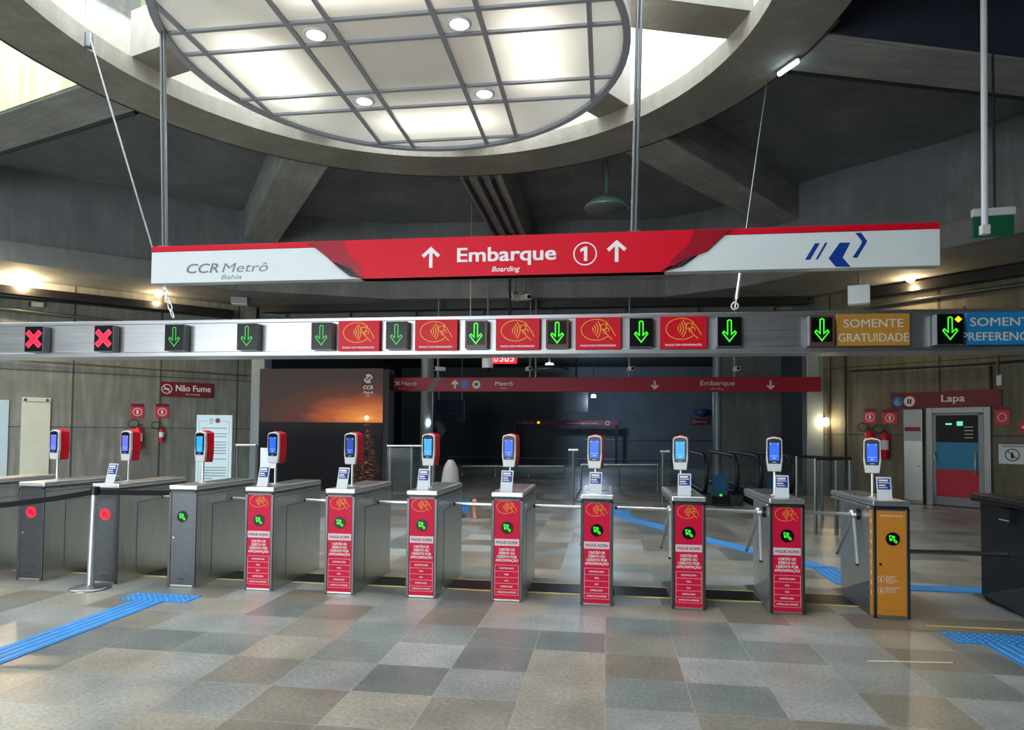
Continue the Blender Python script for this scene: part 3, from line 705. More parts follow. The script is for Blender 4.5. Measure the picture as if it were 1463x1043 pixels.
cr_ = thing('gantry_cable', 'thin steel cable with a turnbuckle, from the ring to the right of the gantry', 'cable', (0, 0, 0), group='cables holding the gantry')
p0 = atZ(1100, 25, ZR+.02); p0 = atZ(1096, 112, ZR); p0.z -= .02; p1 = atY(1050, 440, 7.15); p1.z = 2.90; q0 = p0.lerp(p1, .88)
MB().tube([p0, q0], .007, 6).build('wire', 'grey_metal', cr_)
MB().cyl(q0, q0.lerp(p1, .7), .016, n=8).build('turnbuckle', 'chrome', cr_)
e = p1-Vector((0, 0, -.03)); MB().tube([e+Vector((.035*math.cos(k*PI/6), 0, .035*math.sin(k*PI/6))) for k in range(12)], .009, 6, True).build('shackle', 'chrome', cr_)
MB().cyl(q0.lerp(p1, .7), p1, .006, n=6).build('hook', 'chrome', cr_)
p = atY(672, 466, 16.8); cable('suspension_wire', [p, (p.x, p.y, ZS)], .014, 'chrome', 'thin bright vertical wire hanging left of the big word Embarque', 'wire')
# ================================================================== big hanging sign
SY = 6.75; SX0, SX1, SZ0, SZ1 = -4.98, 3.093, 3.208, 3.618
def sgx(x, y): p = atY(x, y, SY); return (p.x, p.z-SZ0)
hs = thing('hanging_sign', 'long white and red overhead sign reading Embarque Boarding 1', 'sign', (0, SY, SZ0)); SHH = SZ1-SZ0
MB().box(SX0, SX1, 0, .13, 0, SHH-.062).build('white_panel', 'sign_white', hs, bevel=.004)
# red centre with wavy ends
L = [(437, 348), (452, 355), (468, 368), (484, 383), (500, 395), (516, 400)]
Rr_ = [(1053, 327), (1037, 331), (1018, 342), (1000, 357), (975, 381), (950, 390)]
Lp = [sgx(*q) for q in L]; Rp = [sgx(*q) for q in Rr_]
Lp[0] = (Lp[0][0], SHH); Lp[-1] = (Lp[-1][0], 0); Rp[0] = (Rp[0][0], SHH); Rp[-1] = (Rp[-1][0], 0)
MB().box(SX0, Lp[0][0]+.12, -.004, .134, SHH-.06, SHH).build('left_stripe', 'sign_red', hs, bevel=.003)
MB().box(Rp[0][0]-.12, SX1, -.004, .134, SHH-.06, SHH).build('right_stripe', 'sign_red', hs, bevel=.003)
rc = MB().prism(Lp+Rp[::-1], -.010, .138).build('red_panel', 'sign_red', hs)
y = -.0125
def swoosh(edge, sgn):
    d = MB()
    P1 = [(x, max(.004, min(SHH-.002, z))) for x, z in edge]
    d.poly([P1[0], P1[1], P1[2], P1[3], P1[4], P1[5], (P1[5][0]+sgn*.045, .004), (P1[4][0]+sgn*.07, .05), (P1[3][0]+sgn*.14, .12), (P1[2][0]+sgn*.15, .16), (P1[2][0]+sgn*.05, .19), (P1[1][0]+sgn*.02, SHH-.07), (P1[0][0]+sgn*.04, SHH-.012)], y)
    d.build('dark_swoosh', 'sign_charcoal', rc)
    MB().poly([(P1[0][0]+sgn*.06, SHH-.006), (P1[1][0]+sgn*.03, SHH-.07), (P1[2][0]+sgn*.06, .185), (P1[2][0]+sgn*.155, .155), (P1[3][0]+sgn*.15, .115), (P1[4][0]+sgn*.09, .05), (P1[4][0]+sgn*.14, .06), (P1[3][0]+sgn*.22, .17), (P1[2][0]+sgn*.25, .24), (P1[1][0]+sgn*.30, SHH-.006)], y-.0005).build('dark_red_swoosh', 'sign_red_dark', rc)
swoosh(Lp, 1); swoosh(Rp, -1)
def uparrow(b, cx, cz, h, y, lw=.036, up=1):
    b.ribbon([(cx, cz-up*h/2), (cx, cz+up*h*.40)], lw, y); b.ribbon([(cx-h*.42, cz+up*h*.08), (cx, cz+up*h*.46), (cx+h*.42, cz+up*h*.08)], lw*1.0, y)
b = MB(); c = sgx(616, 369); uparrow(b, c[0], c[1], .205, y); b.build('arrow', 'white_print', rc)
b = MB(); c = sgx(881, 360); uparrow(b, c[0], c[1], .205, y); b.build('arrow', 'white_print', rc)
a_, b2 = sgx(654, 378), sgx(794, 374)
MB().text('Embarque', (a_[0]+b2[0])/2, .150, .205, y, bold=.028, width=b2[0]-a_[0]).build('lettering', 'white_print', rc)
a_, b2 = sgx(703, 388), sgx(743, 386)
MB().text('Boarding', (a_[0]+b2[0])/2, .040, .075, y, bold=.018, shear=.25, width=b2[0]-a_[0]).build('lettering', 'white_print', rc)
c = sgx(836, 363); b = MB(); b.ribbon([(c[0]+.112*math.cos(k*PI/18), c[1]+.112*math.sin(k*PI/18)) for k in range(36)], .013, y, True); b.poly([(c[0]-.012, c[1]-.072), (c[0]+.022, c[1]-.072), (c[0]+.022, c[1]+.074), (c[0]-.006, c[1]+.074), (c[0]-.048, c[1]+.048), (c[0]-.048, c[1]+.016), (c[0]-.012, c[1]+.034)], y); b.build('number_ring', 'white_print', rc)
b = MB(); a_, b2 = sgx(267, 388), sgx(312, 388); b.text('CCR', (a_[0]+b2[0])/2, .105, .145, -.0015, bold=.022, shear=.22, width=b2[0]-a_[0])
a_, b2 = sgx(317, 388), sgx(383, 388); b.text('Metrô', (a_[0]+b2[0])/2, .105, .145, -.0015, shear=.22, width=b2[0]-a_[0])
a_, b2 = sgx(316, 400), sgx(345, 400); b.text('Bahia', (a_[0]+b2[0])/2, .030, .072, -.0015, shear=.22, width=b2[0]-a_[0]); b.build('lettering', 'sign_grey_print', hs)
K = 3.4775; q = lambda pts: [sgx(1063+px/K, 280+py/K) for px, py in pts]
b = MB()
for P_ in ([(303, 317), (328, 317), (377, 235), (352, 235)], [(355, 315), (367, 315), (415, 232), (403, 232)], [(420, 310), (475, 232), (528, 232), (490, 306), (530, 352), (455, 352)],
           [(552, 183), (582, 183), (612, 225), (596, 252), (578, 246), (586, 226)], [(578, 246), (596, 252), (562, 308), (538, 306)]): b.poly(q(P_), -.0015)
b.build('logo', 'sign_blue_print', hs)
for nm, x0, x1, yb in (('hanger_post', 232, 236, 350), ('hanger_post', 914, 905.5, 330)):
    pt = atY(x1, yb, SY+.065); tp = atY(x0, 0, SY+.065); d = (tp-pt); tp = pt+d*((ZR+.27-SZ1)/d.z); pt.z = SZ1-.005
    pb = MB(); o = Vector((.0, 0, 0)); pt = Vector((pt.x, pt.y-SY, pt.z-SZ0)); tp = Vector((tp.x, tp.y-SY, tp.z-SZ0))
    pb.cyl(pt+Vector((-.018, 0, 0)), tp+Vector((-.018, 0, 0)), .017, n=10); pb.cyl(pt+Vector((.018, 0, 0)), tp+Vector((.018, 0, 0)), .017, n=10); pb.build(nm, 'grey_metal', hs)
    MB().box(pt.x-.06, pt.x+.06, pt.y-.04, pt.y+.04, SHH, SHH+.02).build('post_foot', 'grey_metal', hs)

# ================================================================== things around the hall, placed on the walls
nl, nr = Vector((1, -1, 0)).normalized(), Vector((-1, -1, 0)).normalized()
def on_left(x, y): return atPlane(x, y, (wl0.x, wl0.y, 0), Vector((1, -1, 0)).normalized())
def on_right(x, y): return atPlane(x, y, (wr0.x, wr0.y, 0), Vector((-1, -1, 0)).normalized())
RZL, RZR = PI/4, -PI/4
def wall_box(side, x0, y0, x1, y1):
    f = on_left if side == 'L' else on_right
    a, b, c, d = f(x0, y0), f(x1, y0), f(x0, y1), f(x1, y1); m_ = (a+b+c+d)/4
    w = (Vector((b.x-a.x, b.y-a.y)).length+Vector((d.x-c.x, d.y-c.y)).length)/2; h = ((a.z-c.z)+(b.z-d.z))/2
    return m_, w, h, (RZL if side == 'L' else RZR)
def sign_board(name, side, box, mt, label, cat='sign', t=.03, group=None):
    m_, w, h, rz = wall_box(side, *box); o = thing(name, label, cat, m_, rz, group)
    p = MB().box(-w/2, w/2, -t, -.001, -h/2, h/2).build('panel', mt, o, bevel=.003); return o, p, w, h, -t-.0015
def no_smoke(b, cx, cz, r, y):
    b.ribbon([(cx+r*math.cos(k*PI/12), cz+r*math.sin(k*PI/12)) for k in range(24)], r*.16, y, True); b.ribbon([(cx-r*.7, cz+r*.7), (cx+r*.7, cz-r*.7)], r*.16, y)
    b.poly([(cx-r*.6, cz-r*.14), (cx+r*.5, cz-r*.14), (cx+r*.5, cz+r*.12), (cx-r*.6, cz+r*.12)], y)
o, p, w, h, y = sign_board('no_smoking_sign', 'L', (229, 546.5, 305, 567.5), 'wine_red', 'wine red sign reading Não Fume on the left concrete wall')
b = MB(); no_smoke(b, -w*.385, .0, h*.30, y); b.text('Não Fume', w*.11, -h*.10, h*.58, y, bold=.02, width=w*.66); b.text('No smoking', w*.10, -h*.36, h*.17, y, width=w*.26); b.build('lettering', 'white_print', p)
def ext_sign(side, box, label):
    o, p, w, h, y = sign_board('extinguisher_sign', side, box, 'fire_pink', label, 'sign', .02, 'fire extinguisher signs')
    MB().box(-w/2, w/2, -.0215, -.019, h*.30, h/2).build('header_band', 'wine_red', p)
    b = MB(); r = h*.27; b.ribbon([(r*math.cos(k*PI/12), -h*.08+r*math.sin(k*PI/12)) for k in range(24)], r*.16, y, True)
    b.poly([(-r*.25, -h*.08-r*.55), (r*.25, -h*.08-r*.55), (r*.25, -h*.08+r*.35), (r*.1, -h*.08+r*.6), (-r*.2, -h*.08+r*.6), (-r*.25, -h*.08+r*.35)], y); b.build('pictogram', 'white_print', p)
ext_sign('L', (187, 577, 205.5, 597), 'pinkish red sign over the larger fire extinguisher on the left wall')
ext_sign('L', (222, 577, 241, 597), 'pinkish red sign over the smaller white-labelled extinguisher on the left wall')
ext_sign('R', (1235, 584, 1252, 605), 'pinkish red sign above the extinguisher half hidden by the orange gate reader')
ext_sign('R', (1261, 585, 1283, 606), 'pinkish red sign above the extinguisher beside the steel cabinet')
def extinguisher(side, px, y0, y1, label, mt_body='fire_red', big=1):
    f = on_left if side == 'L' else on_right; nrm = Vector((1, -1, 0)).normalized() if side == 'L' else Vector((-1, -1, 0)).normalized()
    a, c = f(px, y0), f(px, y1); h = a.z-c.z; r = h*.15*big
    o = thing('fire_extinguisher', label, 'fire extinguisher', c+nrm*(r+.03), RZL if side == 'L' else RZR, 'fire extinguishers on the walls')
    MB().lathe([(r*.9, 0), (r, .02), (r, h*.72), (r*.85, h*.80), (r*.4, h*.85), (r*.38, h*.9)], n=20).build('cylinder', mt_body, o)
    n_ = 16; lb = MB(); lb.add([((r+.003)*math.cos(-PI/2+t_), (r+.003)*math.sin(-PI/2+t_), z) for z in (h*.30, h*.62) for t_ in [(-1.2+2.4*i/n_) for i in range(n_+1)]], [(i, i+1, n_+2+i, n_+1+i) for i in range(n_)], True); lb.build('label', 'paper', o)
    MB().box(-.035, .035, -.02, .02, h*.88, h*.93).box(-.02, .10, -.012, .012, h*.95, h*.975).build('valve_handle', 'black_plastic', o)
    hp = [Vector((-.03, -.02, h*.91))+Vector((-.10+.13*math.cos(k*PI/7)-.0, -.03, .10*math.sin(k*PI/7)+.06)) for k in range(15)]
    MB().tube(hp, .011, 6).build('hose', 'rubber', o)
    MB().box(-.05, .05, r-.005, r+.029, h*.66, h*.70).build('wall_bracket', 'grey_metal', o); return o
extinguisher('L', 196, 605, 641, 'larger red fire extinguisher on the left wall behind a card reader')
extinguisher('L', 229.5, 609, 631, 'smaller fire extinguisher with a large white label on the left wall')
extinguisher('R', 1268, 613, 655, 'red fire extinguisher on the right wall beside the steel cabinet')
extinguisher('R', 1246, 610, 652, 'red fire extinguisher mostly hidden behind the orange gate reader')
# boards on and before the left wall
o, p, w, h, y = sign_board('cover_board', 'L', (29, 568, 70.5, 705), 'pale_paint', 'tall cream board with two corner bolts on the left wall', 'board', .04)
for s in (-1, 1): MB().cyl((s*w*.38, -.05, h/2-.06), (s*w*.38, -.035, h/2-.06), .035, n=10).build('bolt', 'wine_red', p)
MB().box(-w/2, w/2, -.043, -.038, h/2-.115, h/2-.10).build('seam', 'grey_metal', p)
o, p, w, h, y = sign_board('cover_board', 'L', (-34, 571, 11, 700), 'pale_blue_board', 'pale bluish board cut by the left edge of the photo', 'board', .04)
a = atY(306, 640, 13.0)
tb = thing('notice_stand', 'white standing notice board with lines of text before the left wall', 'notice board', (a.x, 13.0, 0), math.radians(8))
w = .37; ztop = 1.90
MB().box(-w, w, -.02, .02, .42, ztop).build('board', 'pale_blue_board', tb, bevel=.004)
for s in (-1, 1): MB().box(s*w-.03*s, s*w, -.03, .03, 0, .46).build('leg', 'pale_blue_board', tb)
MB().box(-w, w, -.03, .25, 0.0, .03).build('foot', 'grey_metal', tb)
b = MB(); b.ribbon([(-.31, .50), (.31, .50), (.31, 1.77), (.12, 1.77)], .006, -.022); b.ribbon([(-.31, .50), (-.31, 1.77), (-.12, 1.77)], .006, -.022)
random.seed(3)
for i in range(19):
    z = 1.62-.058*i
    if i in (1, 4, 13): continue
    b.box(-.26, (.26 if i not in (10, 12, 18) else -.02), -.0225, -.0205, z, z+.014)
b.ribbon([(-.06+.03*math.cos(k*PI/8), 1.80+.03*math.sin(k*PI/8)) for k in range(16)], .012, -.022, True)
b.text('CCR', -.06, 1.715, .04, -.022, bold=.02); b.build('text_lines', 'grey_print', tb)
MB().disc(.07, 1.785, .052, -.0225, 20).build('round_seal', 'wine_red', tb)
a = atY(383, 655, 11.0)
wp = thing('white_placard', 'small white placard on a post behind the leftmost red turnstile reader', 'placard', (a.x, 11.0, 0))
za, zb = atY(383, 640, 11).z, atY(383, 669, 11).z
MB().box(-.14, .14, -.01, .01, zb, za).build('plate', 'paper', wp, bevel=.003); MB().cyl((0, .03, 0), (0, .03, za-.05), .02, n=10).build('post', 'steel', wp); MB().lathe([(.16, 0), (.16, .015), (.05, .03)], (0, .03, 0)).build('base', 'steel', wp)

# ---- right wall: direction sign, steel cabinet, glazed door, notices
o, p, w, h, y = sign_board('direction_sign', 'R', (1274, 559, 1432, 582), 'wine_red', 'wine red sign reading Lapa over the glazed door', 'sign', .05)
MB().disc(-w*.43, -h*.08, h*.33, y, 20).build('wheelchair_pictogram', 'pictogram_blue', p); MB().disc(-w*.315, -h*.08, h*.33, y, 20).build('lift_pictogram', 'white_print', p)
b = MB(); b.rect(-w*.335, -w*.318, -h*.24, h*.08, y-.001).rect(-w*.312, -w*.295, -h*.24, h*.08, y-.001); b.build('lift_doors', 'black_plastic', p)
b = MB(); b.text('Lapa', w*.09, -h*.16, h*.62, y, bold=.02, width=w*.205)
b.ribbon([(-w*.435, h*.10), (-w*.435, -h*.10), (-w*.415, -h*.12)], .012, y-.001); b.ribbon([(-w*.43+.05*math.cos(k*.4+2.2), -h*.14+.05*math.sin(k*.4+2.2)) for k in range(11)], .012, y-.001); b.build('lettering', 'white_print', p)
def floor_box(side, x0, x1, ytop):
    f = on_left if side == 'L' else on_right; a, b = f(x0, ytop), f(x1, ytop); m_ = (a+b)/2
    return Vector((m_.x, m_.y, 0)), Vector((b.x-a.x, b.y-a.y)).length, m_.z, RZL if side == 'L' else RZR
m_, w, h, rz = floor_box('R', 1294, 1321, 585)
o = thing('steel_cabinet', 'tall narrow stainless steel cabinet left of the glazed door', 'cabinet', m_+nr*.02, rz)
MB().box(-w/2, w/2, -.12, 0, 0, h).build('body', 'steel', o, bevel=.01); MB().box(-w*.42, w*.40, -.124, -.119, h-.52, h-.42).build('label_plate', 'rear_red', o)
MB().box(-w*.46, w*.46, -.1225, -.119, .1, h-.75).build('front_door', 'steel_side', o); MB().cyl((w*.3, -.14, .9), (w*.3, -.12, .9), .015, n=10).build('lock', 'black_plastic', o)
m_, w, h, rz = floor_box('R', 1325, 1417, 582)
dr = bpy.data.objects.new('door_1', None); COL.objects.link(dr); dr.location = m_; dr.rotation_euler = (0, 0, rz); struct(dr, 'glazed steel door with blue and red film under the Lapa sign', 'door')
fr = MB(); fr.box(-w/2, -w/2+.13, -.10, 0, 0, h).box(w/2-.13, w/2, -.10, 0, 0, h).box(-w/2+.13, w/2-.13, -.10, 0, h-.13, h); fr.build('frame', 'steel', dr, bevel=.008)
l0, l1 = -w/2+.13, w/2-.13
MB().box(l0, l0+.07, -.07, -.03, .03, h-.13).box(l1-.11, l1, -.07, -.03, .03, h-.13).box(l0, l1, -.07, -.03, .03, .22).box(l0, l1, -.07, -.03, h-.18, h-.13).build('leaf_frame', 'grey_metal', dr)
zz = [on_right(1368, y_).z for y_ in (713, 671, 632, 595)]
MB().box(l0+.07, l1-.11, -.055, -.045, zz[0], zz[1]).build('red_film', 'film_red', dr); MB().box(l0+.07, l1-.11, -.055, -.045, zz[1], zz[2]).build('blue_film', 'film_blue', dr)
gl = MB().box(l0+.07, l1-.11, -.055, -.045, zz[2], h-.18).build('upper_pane', 'black_gloss', dr)
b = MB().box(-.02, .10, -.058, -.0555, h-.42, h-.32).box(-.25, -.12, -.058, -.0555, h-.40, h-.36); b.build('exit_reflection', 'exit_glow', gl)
b = MB()
for i in range(4): b.box(.13, .30, -.058, -.0555, zz[2]+.10+.08*i, zz[2]+.115+.08*i)
b.build('slat_pattern', 'white_print', gl)
MB().box(l0+.07, l1-.11, -.056, -.044, .22, zz[0]).build('lower_panel', 'pale_blue_board', dr)
MB().tube([(l1-.16, -.07, 1.25), (l1-.16, -.13, 1.23), (l1-.16, -.13, .75), (l1-.16, -.07, .73)], .016, 8).build('pull_handle', 'chrome', dr)
MB().tube([(l0+.06, -.07, 1.25), (l0+.04, -.13, 1.22), (l0+.09, -.12, .98), (l0+.09, -.07, .96)], .014, 8).build('latch_handle', 'chrome', dr)
o, p, w, h, y = sign_board('hydrant_sign', 'R', (1421, 581, 1443, 607), 'fire_pink', 'pinkish red square safety sign right of the door frame', 'sign', .02)
MB().box(-w/2, w/2, -.0215, -.019, h*.32, h/2).build('header_band', 'wine_red', p); b = MB(); b.ribbon([(w*.28*math.cos(k*PI/10), -h*.08+h*.22*math.sin(k*PI/10)) for k in range(20)], .014, y, True); b.build('pictogram', 'white_print', p)
o, p, w, h, y = sign_board('prohibition_notice', 'R', (1427, 635, 1470, 663), 'paper', 'white notice with a crossed-out bottle at the right edge', 'notice', .012)
b = MB(); c0 = -w*.04; r = h*.30; b.ribbon([(c0+r*math.cos(k*PI/12), -h*.04+r*math.sin(k*PI/12)) for k in range(24)], r*.16, y, True); b.ribbon([(c0-r*.7, -h*.04+r*.7), (c0+r*.7, -h*.04-r*.7)], r*.15, y)
b.poly([(c0-r*.22, -h*.04-r*.6), (c0+r*.22, -h*.04-r*.6), (c0+r*.22, -h*.04+r*.1), (c0+r*.08, -h*.04+r*.3), (c0+r*.08, -h*.04+r*.6), (c0-r*.08, -h*.04+r*.6), (c0-r*.08, -h*.04+r*.3), (c0-r*.22, -h*.04+r*.1)], y)
b.rect(-w*.38, w*.42, h*.36, h*.385, y).rect(-w*.38, w*.42, h*.42, h*.445, y); b.build('pictogram', 'black_plastic', p)
o, p, w, h, y = sign_board('safety_sign', 'R', (1456, 602, 1478, 619), 'fire_red', 'small red sign above the crossed-out bottle notice at the right edge', 'sign', .015)
MB().rect(-w*.3, w*.3, -h*.1, h*.1, y).build('pictogram', 'white_print', p)

# ---- conduits, trays, boxes and spot lamps under the concrete band
def conduit(pts, r, mt, label, name='conduit', cat='pipe'):
    p0 = Vector(pts[0]); d = Vector(pts[-1])-p0; a = math.atan2(d.y, d.x) if Vector((d.x, d.y)).length > .05 else 0; Rm = Matrix.Rotation(-a, 3, 'Z')
    o = tag(MB().tube([Rm @ (Vector(p)-p0) for p in pts], r, 8).build(name, mt), label, cat, 'pipes on the walls'); o.location = p0; o.rotation_euler = (0, 0, a); return o
nl, nr = Vector((1, -1, 0)).normalized(), Vector((-1, -1, 0)).normalized()
def Lw(x, y, off): return on_left(x, y)+nl*off
def Rw(x, y, off): return on_right(x, y)+nr*off
conduit([Lw(-70, 434, .09), Lw(190, 462.5, .09), Lw(350, 480, .09)], .045, 'pipe_grey', 'pale pipe slanting along the top of the left wall', 'pipe')
conduit([Lw(-70, 419, .07), Lw(100, 433, .07), Lw(330, 455, .07)], .03, 'pipe_dark', 'dark pipe above the pale pipe on the left wall', 'pipe')
conduit([Lw(-40, 510, .04), Lw(120, 521, .04), Lw(355, 537, .04)], .02, 'pipe_grey', 'thin conduit across the left wall under the gantry', 'conduit')
conduit([Rw(1214, 531, .05), Rw(1420, 519, .05), Rw(1500, 513, .05)], .03, 'pipe_dark', 'dark conduit across the right wall above the Lapa sign', 'conduit')
conduit([Rw(1416, 523, .05), Rw(1417, 556, .05)], .03, 'pipe_dark', 'short upright conduit dropping to the right end of the Lapa sign', 'conduit')
conduit([Rw(1428, 470, .12), Rw(1428.5, 537, .12)], .025, 'pipe_grey', 'upright conduit ending in a small white box on the right wall', 'conduit')
conduit([Rw(1209, 470, .05), Rw(1210, 700, .05)], .03, 'pipe_dark', 'upright dark pipe on the right wall left of the extinguishers', 'conduit')
conduit([Vector((5.76, 18.55, .3)), Vector((5.76, 18.55, 4.2)), Vector((5.70, 18.60, 4.5)), Vector((5.5, 18.7, 4.62))], .04, 'pipe_grey', 'grey pipe running up the right jamb', 'conduit')
conduit([Rw(1238, 426, .08), Rw(1463, 389, .08), Rw(1520, 380, .08)], .05, 'pipe_grey', 'upper bright pipe along the top of the right wall', 'pipe')
conduit([Rw(1250, 437, .08), Rw(1463, 407, .08), Rw(1520, 399, .08)], .05, 'pipe_grey', 'lower bright pipe along the top of the right wall', 'pipe')
t = tag(MB().box(-.05, .05, -.06, 0, -.12, .12).build('switch_box', 'white_plastic', bevel=.01), 'small white box on the right wall above the Lapa sign', 'junction box'); t.location = Rw(1428.5, 543, .002); t.rotation_euler = (0, 0, RZR)
t = thing('wall_lamp', 'small unlit beige lamp box on the left wall above the red crosses', 'lamp', Lw(54, 436, .002), RZL); MB().box(-.14, .12, -.14, 0, -.06, .06).build('body', 'pale_paint', t, bevel=.01); MB().box(-.19, -.14, -.10, 0, -.06, .05).build('bracket', 'pipe_dark', t)
TRIM1 = bpy.data.objects['trim_1']
def tray(p0, p1, label):
    d = p1-p0; o = MB().box(0, d.length, -.25, .02, -.10, .10).build('cable_tray', 'black_plastic', TRIM1); o['label'] = label; o.location = p0; o.rotation_euler = (0, 0, math.atan2(d.y, d.x)); return o
a, b_ = Lw(-80, 401, .1), Lw(330, 434, .1); a.z = b_.z = 4.98; tray(a, b_, 'black cable tray along the left wall under the concrete band')
a, b_ = Rw(1225, 420, .1), Rw(1530, 370, .1); a.z = b_.z = 5.12; tray(a, b_, 'black cable tray along the right wall under the concrete band')
a, b_ = Vector((-10.2, NY-.15, 5.199)), Vector((5.3, NY-.15, 5.199)); tray(a, b_, 'black cable tray over the dark opening')
for z, r, yy, lab in ((4.92, .05, .10, 'upper grey pipe over the dark opening'), (4.74, .055, .22, 'lower grey pipe over the dark opening')):
    o = conduit([Vector((-10.0, NY-yy, z)), Vector((5.2, NY-yy, z))], r, 'pipe_grey', lab, 'pipe')
    for k in range(8): MB().box(.5+2*k, .53+2*k, -.02, .02, 0, ZL-z).build('hanger', 'pipe_dark', o)
def spot(px, py, label, pw, side):
    f = on_left if side == 'L' else on_right; nn = nl if side == 'L' else nr
    p = f(px, py)+nn*.42; o = thing('spot_lamp', label, 'lamp', p, RZL if side == 'L' else RZR, 'warm spot lamps under the concrete band')
    MB().lathe([(.05, .10), (.075, .06), (.08, 0)], n=16).build('housing', 'black_plastic', o); MB().lathe([(.07, .0), (.10, -.06), (.09, -.13), (.03, -.17)], n=16).build('bulb', 'lamp_warm', o)
    MB().cyl((0, 0, .08), (0, .36, .12), .015, n=8).build('arm', 'black_plastic', o)
    lamp('spot_lamp_light', p+nn*.05+Vector((0, 0, -.30)), 'POINT', pw, (1, .74, .42), .06)
spot(32, 393, 'glaring warm spot lamp under the concrete band at far left', 110, 'L')
spot(222, 419, 'small warm spot lamp under the concrete band left of the big sign', 22, 'L')
spot(1312, 397, 'warm spot lamp under the right end of the big sign', 26, 'R')
for px, py, lab, mt, side in ((343, 424, 'grey metal box under the concrete band left of centre', 'grey_metal', 'L'), (1227, 422, 'silver metal box under the concrete band right of the blue logo', 'lid_steel', 'R')):
    p = atY(px, py, 17.6 if side == 'L' else 15.6); o = thing('ledge_box', lab, 'box', p, math.radians(20 if side == 'L' else -20))
    MB().box(-.22, .22, -.15, .15, -.21, .21).build('body', mt, o, bevel=.01); MB().box(-.20, .20, -.13, .13, -.232, -.211).build('diffuser', 'white_plastic', o)
    MB().cyl((0, 0, .2), (0, 0, 5.31-p.z), .03, n=8).build('hanger', 'grey_metal', o)
# hanging exit sign and its pole, disc lamp, dome camera, clock, cameras
p = atY(1407, 334, 7.6)
o = thing('hanging_pole', 'bright white pole hanging at upper right in front of the green sign', 'pole', (p.x, 7.6, p.z)); tp = atY(1405.5, 0, 7.6)-p; tp *= (ZS-p.z)/tp.z
MB().cyl((0, 0, .06), tp, .031, n=14).build('tube', 'post_white', o); MB().box(-.04, .04, -.035, .035, -.01, .09).build('end_bracket', 'white_plastic', o, bevel=.005)
tp2 = Vector((.12, .3, 0)); 
p = atY(1419, 318, 9.5); w = 50/961*9.5/2; h_ = 38/961*9.5/2
o = thing('exit_sign', 'hanging dark green sign with a white top rail at upper right', 'sign', p, math.radians(-6))
MB().box(-w*.95, w*.95, -.015, .015, -h_, h_*.5).build('green_plate', 'green_sign', o, bevel=.003); MB().box(-w, w, -.04, .04, h_*.45, h_).build('top_rail', 'white_plastic', o, bevel=.01)
MB().cyl((.02, 0, h_), (.02, 0, ZS-p.z), .016, n=8).build('hanger', 'pipe_dark', o)
p = atY(867, 297, 13.6); R_ = 32/961*13.6
o = thing('disc_lamp', 'greenish disc lamp hanging behind the ring', 'lamp', p)
MB().lathe([(R_*.98, -.02), (R_, .02), (R_*.75, .14), (R_*.3, .24), (.06, .30), (.05, .36)], n=32).build('shade', 'lamp_green', o); MB().lathe([(R_*.93, -.012), (R_*.90, -.03), (.05, -.035)], n=32).build('diffuser', 'grey_metal', o)
MB().cyl((0, 0, .34), (0, 0, ZS-p.z-.002), .03, n=10).build('stem', 'lamp_green', o)
MB().tube([(-.03, 0, .40), (-.10, 0, .55), (-.10, 0, .85), (-.02, 0, 1.05)], .01, 6).build('lead', 'grey_metal', o)
p = atY(696.5, 521, 16.15)
o = thing('dome_camera', 'white dome camera hanging just under the gantry beside the clock', 'camera', p)
MB().lathe([(.05, .29), (.065, .21), (.13, .18), (.138, -.03), (.13, -.08)], n=24).build('housing', 'white_plastic', o); MB().lathe([(.11, -.075), (.105, -.13), (.065, -.185), (.01, -.205)], n=24).build('dome', 'black_gloss', o); MB().cyl((0, 0, .2), (0, 0, ZR-p.z-.002), .02, n=8).build('drop_tube', 'grey_metal', o)
p = atY(721, 510.5, 16.75); w = .165
o = thing('digital_clock', 'red digital clock showing 09:05 half hidden under the gantry', 'clock', p); o.scale = (1.9, 1.9, 1.9)
MB().box(-w, w, -.03, .03, -.085, .085).build('case', 'clock_face', o, bevel=.004); b = MB()
def seg7(b, d, cx, cz, w, h, y, lw):
    S = {'0': 'abcdef', '9': 'abcdfg', '5': 'acdfg'}[d]
    for s in S:
        q = {'a': ((-1, 1), (1, 1)), 'b': ((1, 1), (1, 0)), 'c': ((1, 0), (1, -1)), 'd': ((-1, -1), (1, -1)), 'e': ((-1, 0), (-1, -1)), 'f': ((-1, 1), (-1, 0)), 'g': ((-1, 0), (1, 0))}[s]
        b.ribbon([(cx+(px*.86*w+pz*.10*w), cz+pz*.92*h) for px, pz in q], lw, y)
for i, d in enumerate('0905'): seg7(b, d, -.105+.066*i+(.008 if i > 1 else -.004), -.01, .022, .048, -.0315, .013)
b.rect(-.007, .001, .008, .02, -.0315).rect(-.011, -.003, -.038, -.026, -.0315); b.build('digits', 'clock_digit', o); MB().cyl((.06, 0, .08), (.06, 0, (ZR-p.z)/1.9), .02, n=6).build('hanger', 'pipe_dark', o)
lamp('clock_glow', p+Vector((0, -.3, 0)), 'POINT', 5, (1, .05, .1), .08)
for i, (px, lab, a) in enumerate(((735, 'left one of two security cameras under the centre beam', -32), (751, 'right one of two security cameras under the centre beam', 38))):
    p = atY(px, 425, 17.3+.25*i); o = thing('security_camera', lab, 'camera', p, math.radians(a), 'security cameras under the centre beam')
    MB().box(-.085, .085, -.17, .15, -.075, .075).build('housing', 'white_plastic', o, bevel=.02); MB().cyl((0, -.19, -.01), (0, -.168, -.01), .05, n=14).build('lens', 'black_gloss', o)
    MB().box(-.03, .03, -.03, .10, .07, .16).cyl((0, .04, .14), (0, .04, ZR-p.z), .022, n=8).build('mount', 'grey_metal', o)
